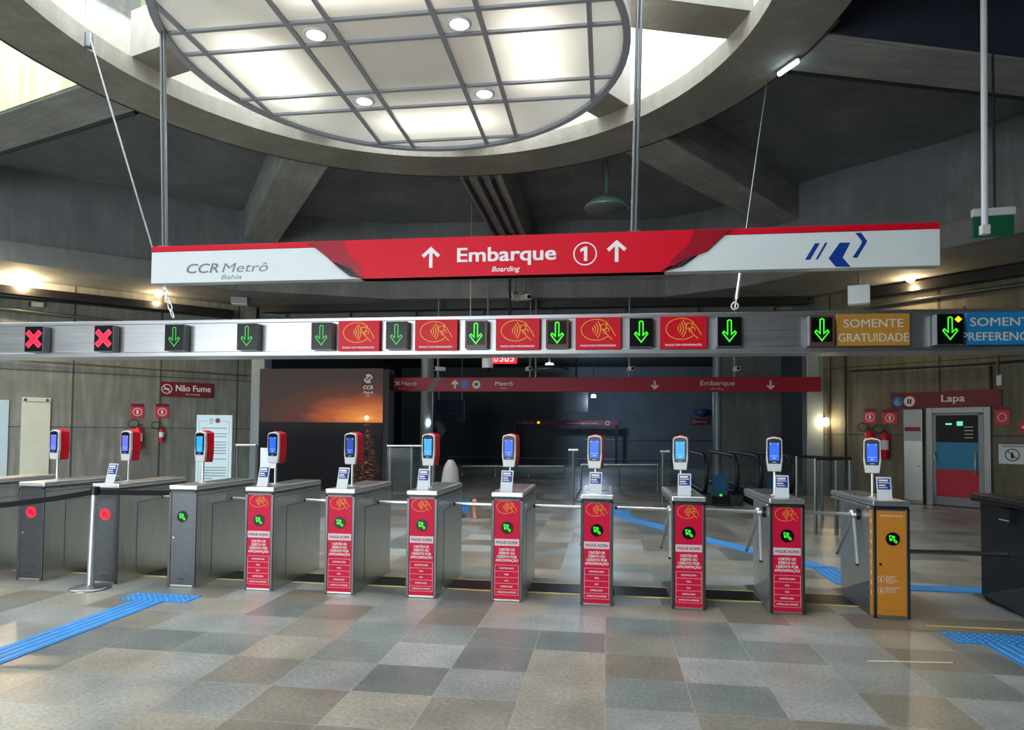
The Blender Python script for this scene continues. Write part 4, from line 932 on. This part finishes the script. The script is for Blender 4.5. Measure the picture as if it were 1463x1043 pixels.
for y0 in (.30, .02, -.22): MB().tube([(ROUT+.05, y0, ZR-.04), (11.0, y0, ZR-.04)], .045, 8).build('cable_run', 'pipe_dark', BEAMS[2])
MB().tube([(RC.x+(ROUT+.03)*math.cos(math.radians(10+175*i/48)), RC.y+(ROUT+.03)*math.sin(math.radians(10+175*i/48)), ZR+.03) for i in range(49)], .035, 8).build('cable_run', 'pipe_dark', RING)
for bm_, sg in ((BEAMS[0], 1), (BEAMS[4], -1)): MB().tube([(5.4, sg*.49, ZR+.06), (11.2, sg*.49, ZR+.06)], .06, 8).build('cable_run', 'pipe_dark', bm_)
p = atZ(1126, 97, ZR-.06); o = thing('tube_lamp', 'small bright tube lamp on the outer edge of the ring at right', 'lamp', p, math.radians(118)); MB().cyl((-.17, 0, 0), (.17, 0, 0), .03, n=12).build('tube', 'lamp_cool', o); MB().box(-.2, .2, -.03, .03, .02, .05).build('holder', 'grey_metal', o)
p = Vector((5.42, 18.68, atY(1180, 603, 18.7).z)); o = thing('jamb_lamp', 'small warm lamp glowing on the right jamb', 'lamp', (atY(1180, 603, 18.62).x, 18.62, p.z)); MB().lathe([(.02, -.11), (.08, -.05), (.09, .02), (.05, .09), (.02, .11)], n=16).build('globe', 'lamp_warm', o); MB().cyl((0, .0, .09), (0, .14, .14), .015, n=6).build('bracket', 'grey_metal', o)
lamp('jamb_lamp_light', (o.location.x, 18.45, p.z), 'POINT', 6, (1, .86, .6), .08)
# ================================================================== floor markings
def tactile(name, segs, label, kind):
    """raised blue floor strips: list of (start, end, width)"""
    o = thing(name, label, 'tactile paving', (0, 0, 0), 0, 'blue tactile strips on the floor'); a = MB(); r = MB()
    for p, q, w, k in segs:
        p = Vector((*p, 0)); q = Vector((*q, 0)); d = (q-p).normalized(); n_ = Vector((-d.y, d.x, 0)); L = (q-p).length
        a.hexa([p-n_*w/2, q-n_*w/2, q+n_*w/2, p+n_*w/2], [v+Vector((0, 0, .006)) for v in (p-n_*w/2, q-n_*w/2, q+n_*w/2, p+n_*w/2)])
        if k == 'bars':
            for j in range(4):
                c = (j-1.5)*w/4.2
                r.hexa([p+n_*(c-.016), q+n_*(c-.016), q+n_*(c+.016), p+n_*(c+.016)], [v+Vector((0, 0, .010)) for v in (p+n_*(c-.012), q+n_*(c-.012), q+n_*(c+.012), p+n_*(c+.012))])
        else:
            nx = max(2, int(L/.055)); ny = max(2, int(w/.055))
            for i in range(nx):
                for j in range(ny):
                    c = p+d*((i+.5)*L/nx)+n_*((j+.5)*w/ny-w/2); r.cyl(c+Vector((0, 0, .005)), c+Vector((0, 0, .0105)), .016, .010, 6)
    a.build('strip', 'tactile_blue', o); r.build('raised_pattern', 'tactile_ridge', o); return o
tactile('tactile_strip', [((-4.53, 5.94), (-3.85, 5.94), .27, 'dots'), ((-4.22, 5.80), (-4.22, 2.0), .30, 'bars')], 'blue T-shaped tactile strip on the floor before the plain turnstiles', 0)
tactile('tactile_strip', [((2.72, 5.88), (4.4, 5.88), .29, 'dots'), ((3.06, 5.73), (3.06, 2.0), .30, 'bars')], 'blue tactile strip on the floor at the lower right edge', 0)
tactile('tactile_strip', [((.18, 14.8), (.28, 13.2), .45, 'dots'), ((.35, 13.1), (1.5, 10.65), .30, 'bars'), ((1.5, 10.65), (2.65, 8.6), .30, 'bars'), ((2.62, 8.72), (2.62, 7.75), .30, 'bars'), ((2.75, 7.7), (4.6, 7.7), .28, 'bars')], 'blue tactile strip running back from the orange turnstile into the concourse', 0)
tactile('tactile_strip', [((-3.3, 15.6), (-2.85, 13.2), .30, 'bars')], 'short blue tactile strip near the bare foot beyond the turnstiles', 0)
pl = thing('floor_plate', 'dark shiny metal floor strip with yellow edges under the turnstile row', 'floor strip', (0, 0, 0))
MB().box(-6.6, 2.55, 6.80, 7.22, 0, .004).build('plate', 'plate_dark', pl)
for y in (6.79, 7.23): MB().box(-6.6, 2.55, y-.013, y+.013, 0, .0055).build('yellow_edge', 'line_yellow', pl)
tag(MB().box(2.70, 3.62, 6.20, 6.225, 0, .003).build('floor_line', 'line_yellow'), 'thin pale yellow line on the floor right of the orange turnstile', 'floor line')
tag(MB().hexa([(1.86, 5.17, 0), (2.45, 5.23, 0), (2.45, 5.245, 0), (1.86, 5.185, 0)], [(1.86, 5.17, .002), (2.45, 5.23, .002), (2.45, 5.245, .002), (1.86, 5.185, .002)]).build('floor_line', 'line_white'), 'thin scratched white line on the floor before the orange turnstile', 'floor line')
# ---- queue post with belt
qp = atZ(129, 841, 0); q = thing('queue_post', 'leaning silver queue post with a black belt before the left turnstiles', 'queue post', (qp.x, qp.y, 0))
MB().lathe([(.19, 0), (.19, .012), (.17, .022), (.05, .034), (.035, .04)], n=36).build('base', 'steel', q)
tp = atY(136, 697, qp.y)-Vector((qp.x, qp.y, 0)); MB().cyl((0, 0, .03), tp, .034, n=20).build('pole', 'lid_steel', q)
MB().cyl(tp-Vector((.002, 0, .07)), tp+Vector((.002, 0, .012)), .042, n=20).build('head', 'black_plastic', q)
def belt(p0, p1, sag, lab):
    b = MB(); n_ = 12; pts = []
    for i in range(n_+1):
        t_ = i/n_; p = p0.lerp(p1, t_); p.z -= sag*4*t_*(1-t_); pts.append(p)
    for s, w in ((0, .026),):
        vs = [p+Vector((0, dy, dz)) for p in pts for dy, dz in ((-.0015, -w), (-.0015, w), (.0015, w), (.0015, -w))]
        b.add(vs, [(4*i+j, 4*i+(j+1) % 4, 4*i+4+(j+1) % 4, 4*i+4+j) for i in range(n_) for j in range(4)])
    return b.build(lab, 'belt_black', q)
hd = tp-Vector((0, 0, .04)); O = Vector((qp.x, qp.y, 0))
belt(hd, atY(-60, 727, 5.6)-O, .02, 'belt'); belt(hd, Vector((TX[3]-.001, 6.47, .945))-O, .004, 'belt')

# ================================================================== beyond the turnstiles
# sunset picture wall
def sunset():
    m = bpy.data.materials.new('sunset_picture'); m.use_nodes = True; t = m.node_tree; b = t.nodes['Principled BSDF']
    tc = N(t, 'ShaderNodeTexCoord'); sp = N(t, 'ShaderNodeSeparateXYZ'); t.links.new(tc.outputs['Generated'], sp.inputs[0])
    def mth(op, a, c=None, d=None, cl=False):
        n = N(t, 'ShaderNodeMath', operation=op); n.use_clamp = cl
        for i, v in enumerate((a, c, d)):
            if v is None: continue
            if isinstance(v, (int, float)): n.inputs[i].default_value = v
            else: t.links.new(v, n.inputs[i])
        return n.outputs[0]
    def ramp(src, stops):
        r = N(t, 'ShaderNodeValToRGB'); e = r.color_ramp.elements; e[0].position, e[0].color = stops[0][0], C(*stops[0][1]); e[1].position, e[1].color = stops[-1][0], C(*stops[-1][1])
        for p, c in stops[1:-1]: k = e.new(p); k.color = C(*c)
        t.links.new(src, r.inputs[0]); return r.outputs[0]
    def mix(f, a, c, bt='MIX'):
        n = N(t, 'ShaderNodeMix', data_type='RGBA', blend_type=bt); t.links.new(f, n.inputs['Factor']); t.links.new(a, n.inputs['A'])
        if isinstance(c, tuple): n.inputs['B'].default_value = C(*c)
        else: t.links.new(c, n.inputs['B'])
        return n.outputs['Result']
    u, v = sp.outputs[0], sp.outputs[2]; SUN = (.875, .590); HZ = .552
    du = mth('MULTIPLY', mth('SUBTRACT', u, SUN[0]), 1.06); dv = mth('SUBTRACT', v, SUN[1])
    dist = mth('SQRT', mth('ADD', mth('MULTIPLY', mth('MULTIPLY', du, du), .45), mth('MULTIPLY', mth('MULTIPLY', dv, dv), 3.2)))
    nz = N(t, 'ShaderNodeTexNoise'); mp = N(t, 'ShaderNodeMapping'); mp.inputs['Scale'].default_value = (3, 1, 14); t.links.new(tc.outputs['Generated'], mp.inputs[0]); t.links.new(mp.outputs[0], nz.inputs['Vector']); nz.inputs['Scale'].default_value = 1.6; nz.inputs['Detail'].default_value = 5
    sky = ramp(mth('MULTIPLY_ADD', nz.outputs['Fac'], .16, mth('SUBTRACT', dist, .08)), [(0, (250, 190, 110)), (.06, (226, 138, 70)), (.20, (176, 92, 58)), (.38, (92, 58, 50)), (.60, (66, 55, 52)), (1, (58, 53, 51))])
    wv = N(t, 'ShaderNodeTexNoise'); m2 = N(t, 'ShaderNodeMapping'); m2.inputs['Scale'].default_value = (14, 1, 90); t.links.new(tc.outputs['Generated'], m2.inputs[0]); t.links.new(m2.outputs[0], wv.inputs['Vector']); wv.inputs['Scale'].default_value = 1.5
    col = mth('SUBTRACT', 1, mth('DIVIDE', mth('ABSOLUTE', mth('SUBTRACT', u, SUN[0])), mth('MULTIPLY_ADD', mth('SUBTRACT', HZ, v), .22, .035)), cl=True)
    gl = mth('MULTIPLY', mth('GREATER_THAN', wv.outputs['Fac'], .56), mth('MULTIPLY', col, .32))
    base = ramp(v, [(0, (16, 16, 19)), (.42, (22, 23, 27)), (HZ, (38, 35, 36))])
    n = N(t, 'ShaderNodeMix', data_type='RGBA'); t.links.new(gl, n.inputs['Factor']); t.links.new(base, n.inputs['A']); n.inputs['B'].default_value = C(220, 130, 80); sea = n.outputs['Result']
    pic = mix(mth('GREATER_THAN', v, HZ), sea, sky); sun = mth('LESS_THAN', mth('SQRT', mth('ADD', mth('MULTIPLY', mth('MULTIPLY', du, du), 1.0), mth('MULTIPLY', mth('MULTIPLY', dv, dv), .88))), .021)
    pic = mix(sun, pic, (255, 246, 214))
    t.links.new(pic, b.inputs['Base Color']); t.links.new(pic, b.inputs['Emission Color']); b.inputs['Emission Strength'].default_value = .20; b.inputs['Roughness'].default_value = .5; b.inputs['Specular IOR Level'].default_value = .1; m.cycles.emission_sampling = 'NONE'; MATS['sunset_picture'] = m
sunset()
PY = 17.0; a, c = atY(371.5, 527, PY), atY(547.5, 528, PY); w = (c.x-a.x)/2
bb = thing('picture_wall', 'large free-standing backlit picture wall showing a sunset over the sea', 'display', ((a.x+c.x)/2, PY, 0))
MB().box(-w, w, 0, .02, .06, a.z).build('picture', 'sunset_picture', bb); MB().box(-w, w+.16, .021, .45, .0, a.z-.02).build('case', 'dark_paint', bb); 
lx, lz = atY(526, 548, PY-.01), atY(526, 562, PY-.01); k = 2/961*PY/2; b = MB(); X = lx.x-bb.location.x; zc = atY(526, 541, PY).z; r = .10
for s in (0, PI): b.ribbon([(X+r*math.cos(s+j*.28), zc+r*math.sin(s+j*.28)) for j in range(9)], .034, -.002); b.ribbon([(X+r*.5*math.cos(s+1+j*.35), zc+r*.5*math.sin(s+1+j*.35)) for j in range(8)], .03, -.002)
b.text('CCR', X, atY(526, 556, PY).z, .135, -.002, bold=.02, shear=.15, width=.27); b.text('Metrô', X, atY(526, 562.5, PY).z, .10, -.002, shear=.15, width=.26); b.text('Bahia', X, atY(526, 566, PY).z, .045, -.002, width=.12); b.build('logo', 'paper', bb)
# rear direction sign under the lintel
RY = 18.3; a, c = atY(548, 541, RY), atY(1173.5, 536.5, RY); zb, zt = atY(860, 559.5, RY).z, atY(860, 539, RY).z
rs = thing('rear_sign', 'long dark red sign reading Metrô and Embarque across the dark opening', 'sign', (0, RY, zb)); HH = zt-zb
MB().box(a.x, c.x-.02, 0, .10, 0, HH).build('panel', 'rear_red', rs, bevel=.004); y = -.002
def rx(px): return atY(px, 548, RY).x
b = MB(); mk = lambda px: rx(px)
b.text('CCR', mk(561), HH*.42, HH*.42, y, bold=.02, shear=.2, width=mk(570)-mk(550)); b.text('Metrô', mk(584), HH*.42, HH*.42, y, shear=.2, width=mk(595)-mk(573)); b.text('Bahia', mk(574), HH*.16, HH*.18, y, shear=.2, width=.2)
uparrow(b, mk(650), HH*.48, HH*.55, y, .05); b.text('Metrô', mk(720), HH*.42, HH*.42, y, bold=.015, width=mk(733)-mk(708)); b.text('Metro', mk(720), HH*.20, HH*.13, y, width=.2)
uparrow(b, mk(935.5), HH*.48, HH*.55, y, .05, -1); b.text('Embarque', mk(1025), HH*.44, HH*.46, y, bold=.015, width=mk(1050)-mk(1001)); b.text('Boarding', mk(1025), HH*.16, HH*.16, y, width=.30); uparrow(b, mk(1101), HH*.48, HH*.55, y, .05, -1); b.build('lettering', 'sign_letter', rs)
MB().disc(mk(664), HH*.5, HH*.29, y, 20).build('wheelchair_pictogram', 'pictogram_blue', rs); MB().disc(mk(680.5), HH*.5, HH*.29, y, 20).build('lift_pictogram', 'sign_letter', rs); MB().rect(mk(680.5)-.05, mk(680.5)+.05, HH*.40, HH*.62, y-.001).build('lift_doors', 'black_plastic', rs)
b = MB(); q0 = mk(616); b.poly([(q0-.12, 0), (q0+.02, 0), (q0+.30, HH), (q0+.12, HH)], y); b.build('dark_stripe', 'sign_charcoal', rs)
for px in (625, 757, 765, 899, 1050):
    MB().cyl((rx(px), .05, HH), (rx(px), .05, ZL-zb), .03, n=8).build('hanger', 'grey_metal', rs)
for i, (px, hx) in enumerate(((629, 625), (755, 757), (901, 899), (1052, 1050))):
    p = atY(px, 527, 18.0); o = thing('security_camera', 'small security camera on a rear sign hanger, %s' % ('leftmost of four', 'second from left', 'third from left', 'rightmost of four')[i], 'camera', p, 0, 'security cameras above the rear sign')
    hsg = MB().box(-.06, .06, -.16, .14, -.055, .055).build('housing', 'white_plastic', o, bevel=.02); hsg.rotation_euler = (0, 0, math.radians((-50, 20, 15, 5)[i])); MB().cyl((0, -.175, 0), (0, -.158, 0), .04, n=12).build('lens', 'black_gloss', hsg)
    MB().tube([(0, 0, .02), (0, .12, .03), (rx(hx)-p.x, .318, .03)], .022, 8).build('arm', 'grey_metal', o)
# columns, far signs, wall handrail
for px, Y, r, lab in ((609, 21.0, .20, 'round pale column left of centre in the dark concourse'), (1025, 22.0, .14, 'thin round column right of centre in the dark concourse')):
    p = atY(px, 640, Y); o = thing('column', lab, 'column', (p.x, Y, 0)); MB().cyl((0, 0, 0), (0, 0, 4.9), r, n=28).build('shaft', 'jamb_paint', o)
    if px < 700:
        z = atY(616, 604, Y).z; MB().lathe([(.02, -.10), (.06, -.06), (.06, .06), (.02, .10)], (.12, -.22, z), 12).build('lamp', 'lamp_cool', o); MB().box(.10, .14, -.20, -.10, z-.02, z+.02).build('lamp_bracket', 'grey_metal', o)
def far_box(name, px0, py0, px1, py1, Y, mt, label, cat, d=.08, group=None):
    a, c = atY(px0, py0, Y), atY(px1, py1, Y); o = thing(name, label, cat, ((a.x+c.x)/2, Y, c.z), 0, group); w = (c.x-a.x)/2; h = a.z-c.z
    return o, MB().box(-w, w, 0, d, 0, h).build('panel', mt, o, bevel=.003), w, h
o, p, w, h = far_box('poster', 622, 571, 663, 602, 26.0, 'far_blue', 'dark blue poster beside the left concourse column', 'poster')
MB().cyl((-w*.8, .04, h), (-w*.8, .04, 4.9-o.location.z), .02, n=6).cyl((w*.8, .04, h), (w*.8, .04, 4.9-o.location.z), .02, n=6).build('hanger', 'grey_metal', o)
MB().ribbon([(-w*.9, -h*.05), (-w*.5, -h*.45), (-w*.9, -h*.85)], .26, -.003).build('grey_chevron', 'grey_metal', o)
MB().ribbon([(-w*.1, h*.35), (w*.3, h*.35), (w*.3, h*.65), (w*.6, h*.65)], .05, -.003).build('lettering', 'pictogram_blue', o)
o, p, w, h = far_box('far_sign', 737, 600, 883, 608, 32.5, 'wine_red', 'far dark red sign at the back of the concourse', 'sign')
b = MB(); b.text('Saída', -w*.86, h*.3, h*.45, -.003, 'L', width=.5); b.text('Embarque Águas Claras', w*.30, h*.3, h*.42, -.003, width=w*.62); b.ribbon([(w*.80+.09*math.cos(k*PI/8), h*.5+.09*math.sin(k*PI/8)) for k in range(16)], .03, -.003, True); b.build('lettering', 'sign_letter', p)
MB().disc(-w*.55, h*.5, h*.28, -.003, 14).build('yellow_mark', 'led_amber', p)
for s in (-1, 1): MB().box(s*w*.97-.06, s*w*.97+.06, .1, .2, -o.location.z, h).build('portal_post', 'dark_paint', o)
o, p, w, h = far_box('no_smoking_sign', 988, 598, 1013, 607, 33.921, 'wine_red', 'far no-smoking sign on the bluish back wall', 'sign'); b = MB(); no_smoke(b, -w*.7, h/2, h*.28, -.003); b.text('Não Fume', w*.18, h*.35, h*.4, -.003, width=w*1.2); b.build('lettering', 'sign_letter', p)
o, p, w, h = far_box('hanging_monitor', 806, 560, 840, 589, 30.0, 'black_plastic', 'black monitor hanging in the middle of the concourse', 'monitor', .3); MB().cyl((0, .15, h), (0, .15, 4.9-o.location.z), .04, n=8).build('hanger', 'black_plastic', o)
p = atY(848, 566, 29.5); o = thing('wall_light', 'tiny white light right of the hanging monitor', 'lamp', p); MB().lathe([(.10, -.06), (.10, .05), (.03, .08)], n=14).build('lens', 'lamp_cool', o); MB().cyl((0, 0, .06), (0, 0, 4.9-p.z), .02, n=6).build('drop_tube', 'grey_metal', o)
lamp('concourse_light', (p.x, p.y, p.z-.2), 'POINT', 120, (.55, .75, 1), .15)
p = atY(1003, 588, 33.6); tag(MB().lathe([(.04, -.30), (.30, -.16), (.36, .04), (.30, .10)], n=20).build('dome_mirror', 'far_blue'), 'round dark dome mirror on the back wall above the far no-smoking sign', 'mirror').location = (p.x, p.y, p.z)
p = atY(785, 529, 21.5); o = thing('disc_lamp', 'dim disc lamp just above the rear sign in the concourse', 'lamp', p); MB().lathe([(.62, -.02), (.64, .02), (.4, .12), (.1, .18)], n=28).build('shade', 'grey_metal', o); MB().lathe([(.14, .17), (.12, .22), (.05, .24)], n=14).build('lamp', 'lamp_cool', o); MB().cyl((0, 0, .2), (0, 0, 4.897-p.z), .03, n=8).build('stem', 'grey_metal', o)
for i, (x0, x1, y, lab) in enumerate(((836, 1040, 628, 'long thin handrail on the back wall, upper one'), (640, 1040, 653, 'long thin handrail on the back wall, lower one'))):
    a, c = atY(x0, y, 33.8), atY(x1, y, 33.8); tag(MB().tube([(a.x, 33.966, a.z), (c.x, 33.966, a.z)], .035, 8).build('handrail', 'steel'), lab, 'handrail', 'handrails on the back wall')
# glass balustrades
def balustrade(px0, px1, y_top, Y, label, posts=(0, 1), slope=0, rail='chrome'):
    a, c = atY(px0, y_top, Y), atY(px1, y_top+slope, Y); o = thing('glass_balustrade', label, 'balustrade', (a.x, Y, 0), 0, 'glass balustrades in the concourse'); L = c.x-a.x
    MB().hexa([(0, 0, .10), (L, 0, .10), (L, .015, .10), (0, .015, .10)], [(0, 0, a.z-.05), (L, 0, c.z-.05), (L, .015, c.z-.05), (0, .015, a.z-.05)]).build('glass_pane', 'glass', o)
    MB().tube([(0, .008, a.z), (L, .008, c.z)], .03, 10).build('top_rail', rail, o)
    for t_ in posts: MB().cyl((L*t_, .05, 0), (L*t_, .05, a.z+(c.z-a.z)*t_), .03, n=10).build('post', 'steel', o)
    return o
balustrade(553, 622, 637, 15.6, 'glass balustrade with a steel rail right of the sunset wall', (.05, .5, .95))
balustrade(337, 366, 636, 14.5, 'small glass balustrade between the notice board and the sunset wall', (.02, .98))
balustrade(812, 826, 643, 15.0, 'narrow glass balustrade end with a flat steel cap near the fifth red turnstile', (.5,))
balustrade(943, 957, 645, 15.0, 'narrow glass balustrade end left of the escalators', (.3,))
balustrade(1139, 1176, 652, 13.5, 'glass balustrade between the right escalator and the right jamb', (.0, .99), 2, 'rubber')
balustrade(1166, 1216, 655, 11.5, 'nearest glass balustrade with a black rail behind the orange turnstile', (.0, .6, .99), 0, 'rubber')
balustrade(660, 806, 666, 24.0, 'far dark glass balustrade across the middle of the concourse', (0, .33, .66, 1))
balustrade(830, 940, 664, 19.0, 'far glass balustrade between the middle posts', (0, .5, 1))
def escalator(px0, px1, ytop, Y, label):
    a, c = atY(px0, ytop, Y), atY(px1, ytop, Y); W_ = c.x-a.x; zt = a.z; o = thing('escalator', label, 'escalator', (a.x, Y, 0), 0, 'escalators in the concourse')
    for s in (0, 1):
        x = W_*s
        loop = [(x, 4.0, zt), (x, .5, zt), (x, .20, zt-.06), (x, .04, zt-.22), (x, .0, zt-.42), (x, .06, zt-.62), (x, .25, zt-.78), (x, .6, zt-.84), (x, 4.0, zt-.84)]
        MB().tube(loop, .045, 8).build('handrail', 'rubber', o)
        pp = MB(); prof = [(.5, zt-.05), (4, zt-.05), (4, zt-.8), (.6, zt-.8), (.27, zt-.72), (.10, zt-.58), (.05, zt-.42), (.09, zt-.24), (.23, zt-.10)]
        pp.add([(x-.01, yy, zz_) for yy, zz_ in prof]+[(x+.01, yy, zz_) for yy, zz_ in prof], [tuple(range(9)), tuple(range(17, 8, -1))]+[(i, (i+1) % 9, 9+(i+1) % 9, 9+i) for i in range(9)]); pp.build('balustrade_panel', 'glass', o)
        MB().box(x-.13, x+.13, .1, 4, 0, zt-.88).build('skirt', 'steel_dark', o)
    st = MB()
    for i in range(9): st.box(.14, W_-.14, .35+.4*i, .75+.4*i, 0.0, max(.02, zt-.95-.10*i))
    st.build('steps', 'black_plastic', o); MB().box(.14, W_-.14, -.3, .35, 0, .02).build('landing_plate', 'steel', o)
    MB().box(.16, W_-.16, .36, .38, zt-.90, zt-.45).build('blue_panel', 'escalator_blue', o)
    MB().lathe([(.03, -.02), (.03, .02)], (W_*.45, -.02, .25), 10).build('green_light', 'led_green', o)
    return o
escalator(1010, 1054, 651, 15.5, 'left escalator with black handrails in the dark concourse')
escalator(1088, 1134, 652, 15.5, 'right escalator with black handrails behind the rightmost red turnstile')
p = atY(646, 672, 12.5); a = atY(655, 657, 12.5)
o = thing('pale_smear_shape', 'pale leaning shape standing behind the reader of the third red turnstile', 'post', (p.x-.03, 12.5, 0)); zt = a.z  # made-up solid standing in for an unexplained pale smear
MB().lathe([(.24, 0), (.22, .25), (.18, .60), (.14, .90), (.10, zt-.08), (.05, zt)], n=22).build('smear_body', 'pale_smear', o); MB().lathe([(.32, 0), (.32, .02), (.30, .03)], n=22).build('base', 'grey_metal', o)
# the bare lower leg and foot of somebody beyond the arms
fp = atZ(678, 740, 0); me = bpy.data.meshes.new('person'); o = bpy.data.objects.new('person', me); COL.objects.link(o)
V = [(0, .02, .36), (0, .03, .27), (.0, .035, .17), (0, .045, .085), (0, .07, .035), (0, .02, .045), (0, -.05, .032), (-.005, -.10, .022), (-.035, -.145, .014), (-.016, -.150, .012), (.002, -.147, .011), (.018, -.138, .010), (.032, -.125, .010)]
E_ = [(0, 1), (1, 2), (2, 3), (3, 4), (3, 5), (5, 6), (6, 7), (7, 8), (7, 9), (7, 10), (7, 11), (7, 12)]
RD_ = [.052, .054, .042, .034, .030, .034, .034, .030, .013, .011, .0105, .010, .0095]
me.from_pydata(V, E_, []); sk = o.modifiers.new('skin', 'SKIN'); sk.use_smooth_shade = True
for i, r in enumerate(RD_): me.skin_vertices[0].data[i].radius = (r, r)
me.skin_vertices[0].data[0].use_root = True
sb = o.modifiers.new('subsurf', 'SUBSURF'); sb.levels = sb.render_levels = 2; me.materials.append(M['skin'])
o.location = (fp.x, fp.y, .002); o.rotation_euler = (0, 0, .25); tag(o, 'bare lower leg and foot of a person seen under the turnstile arm', 'person')
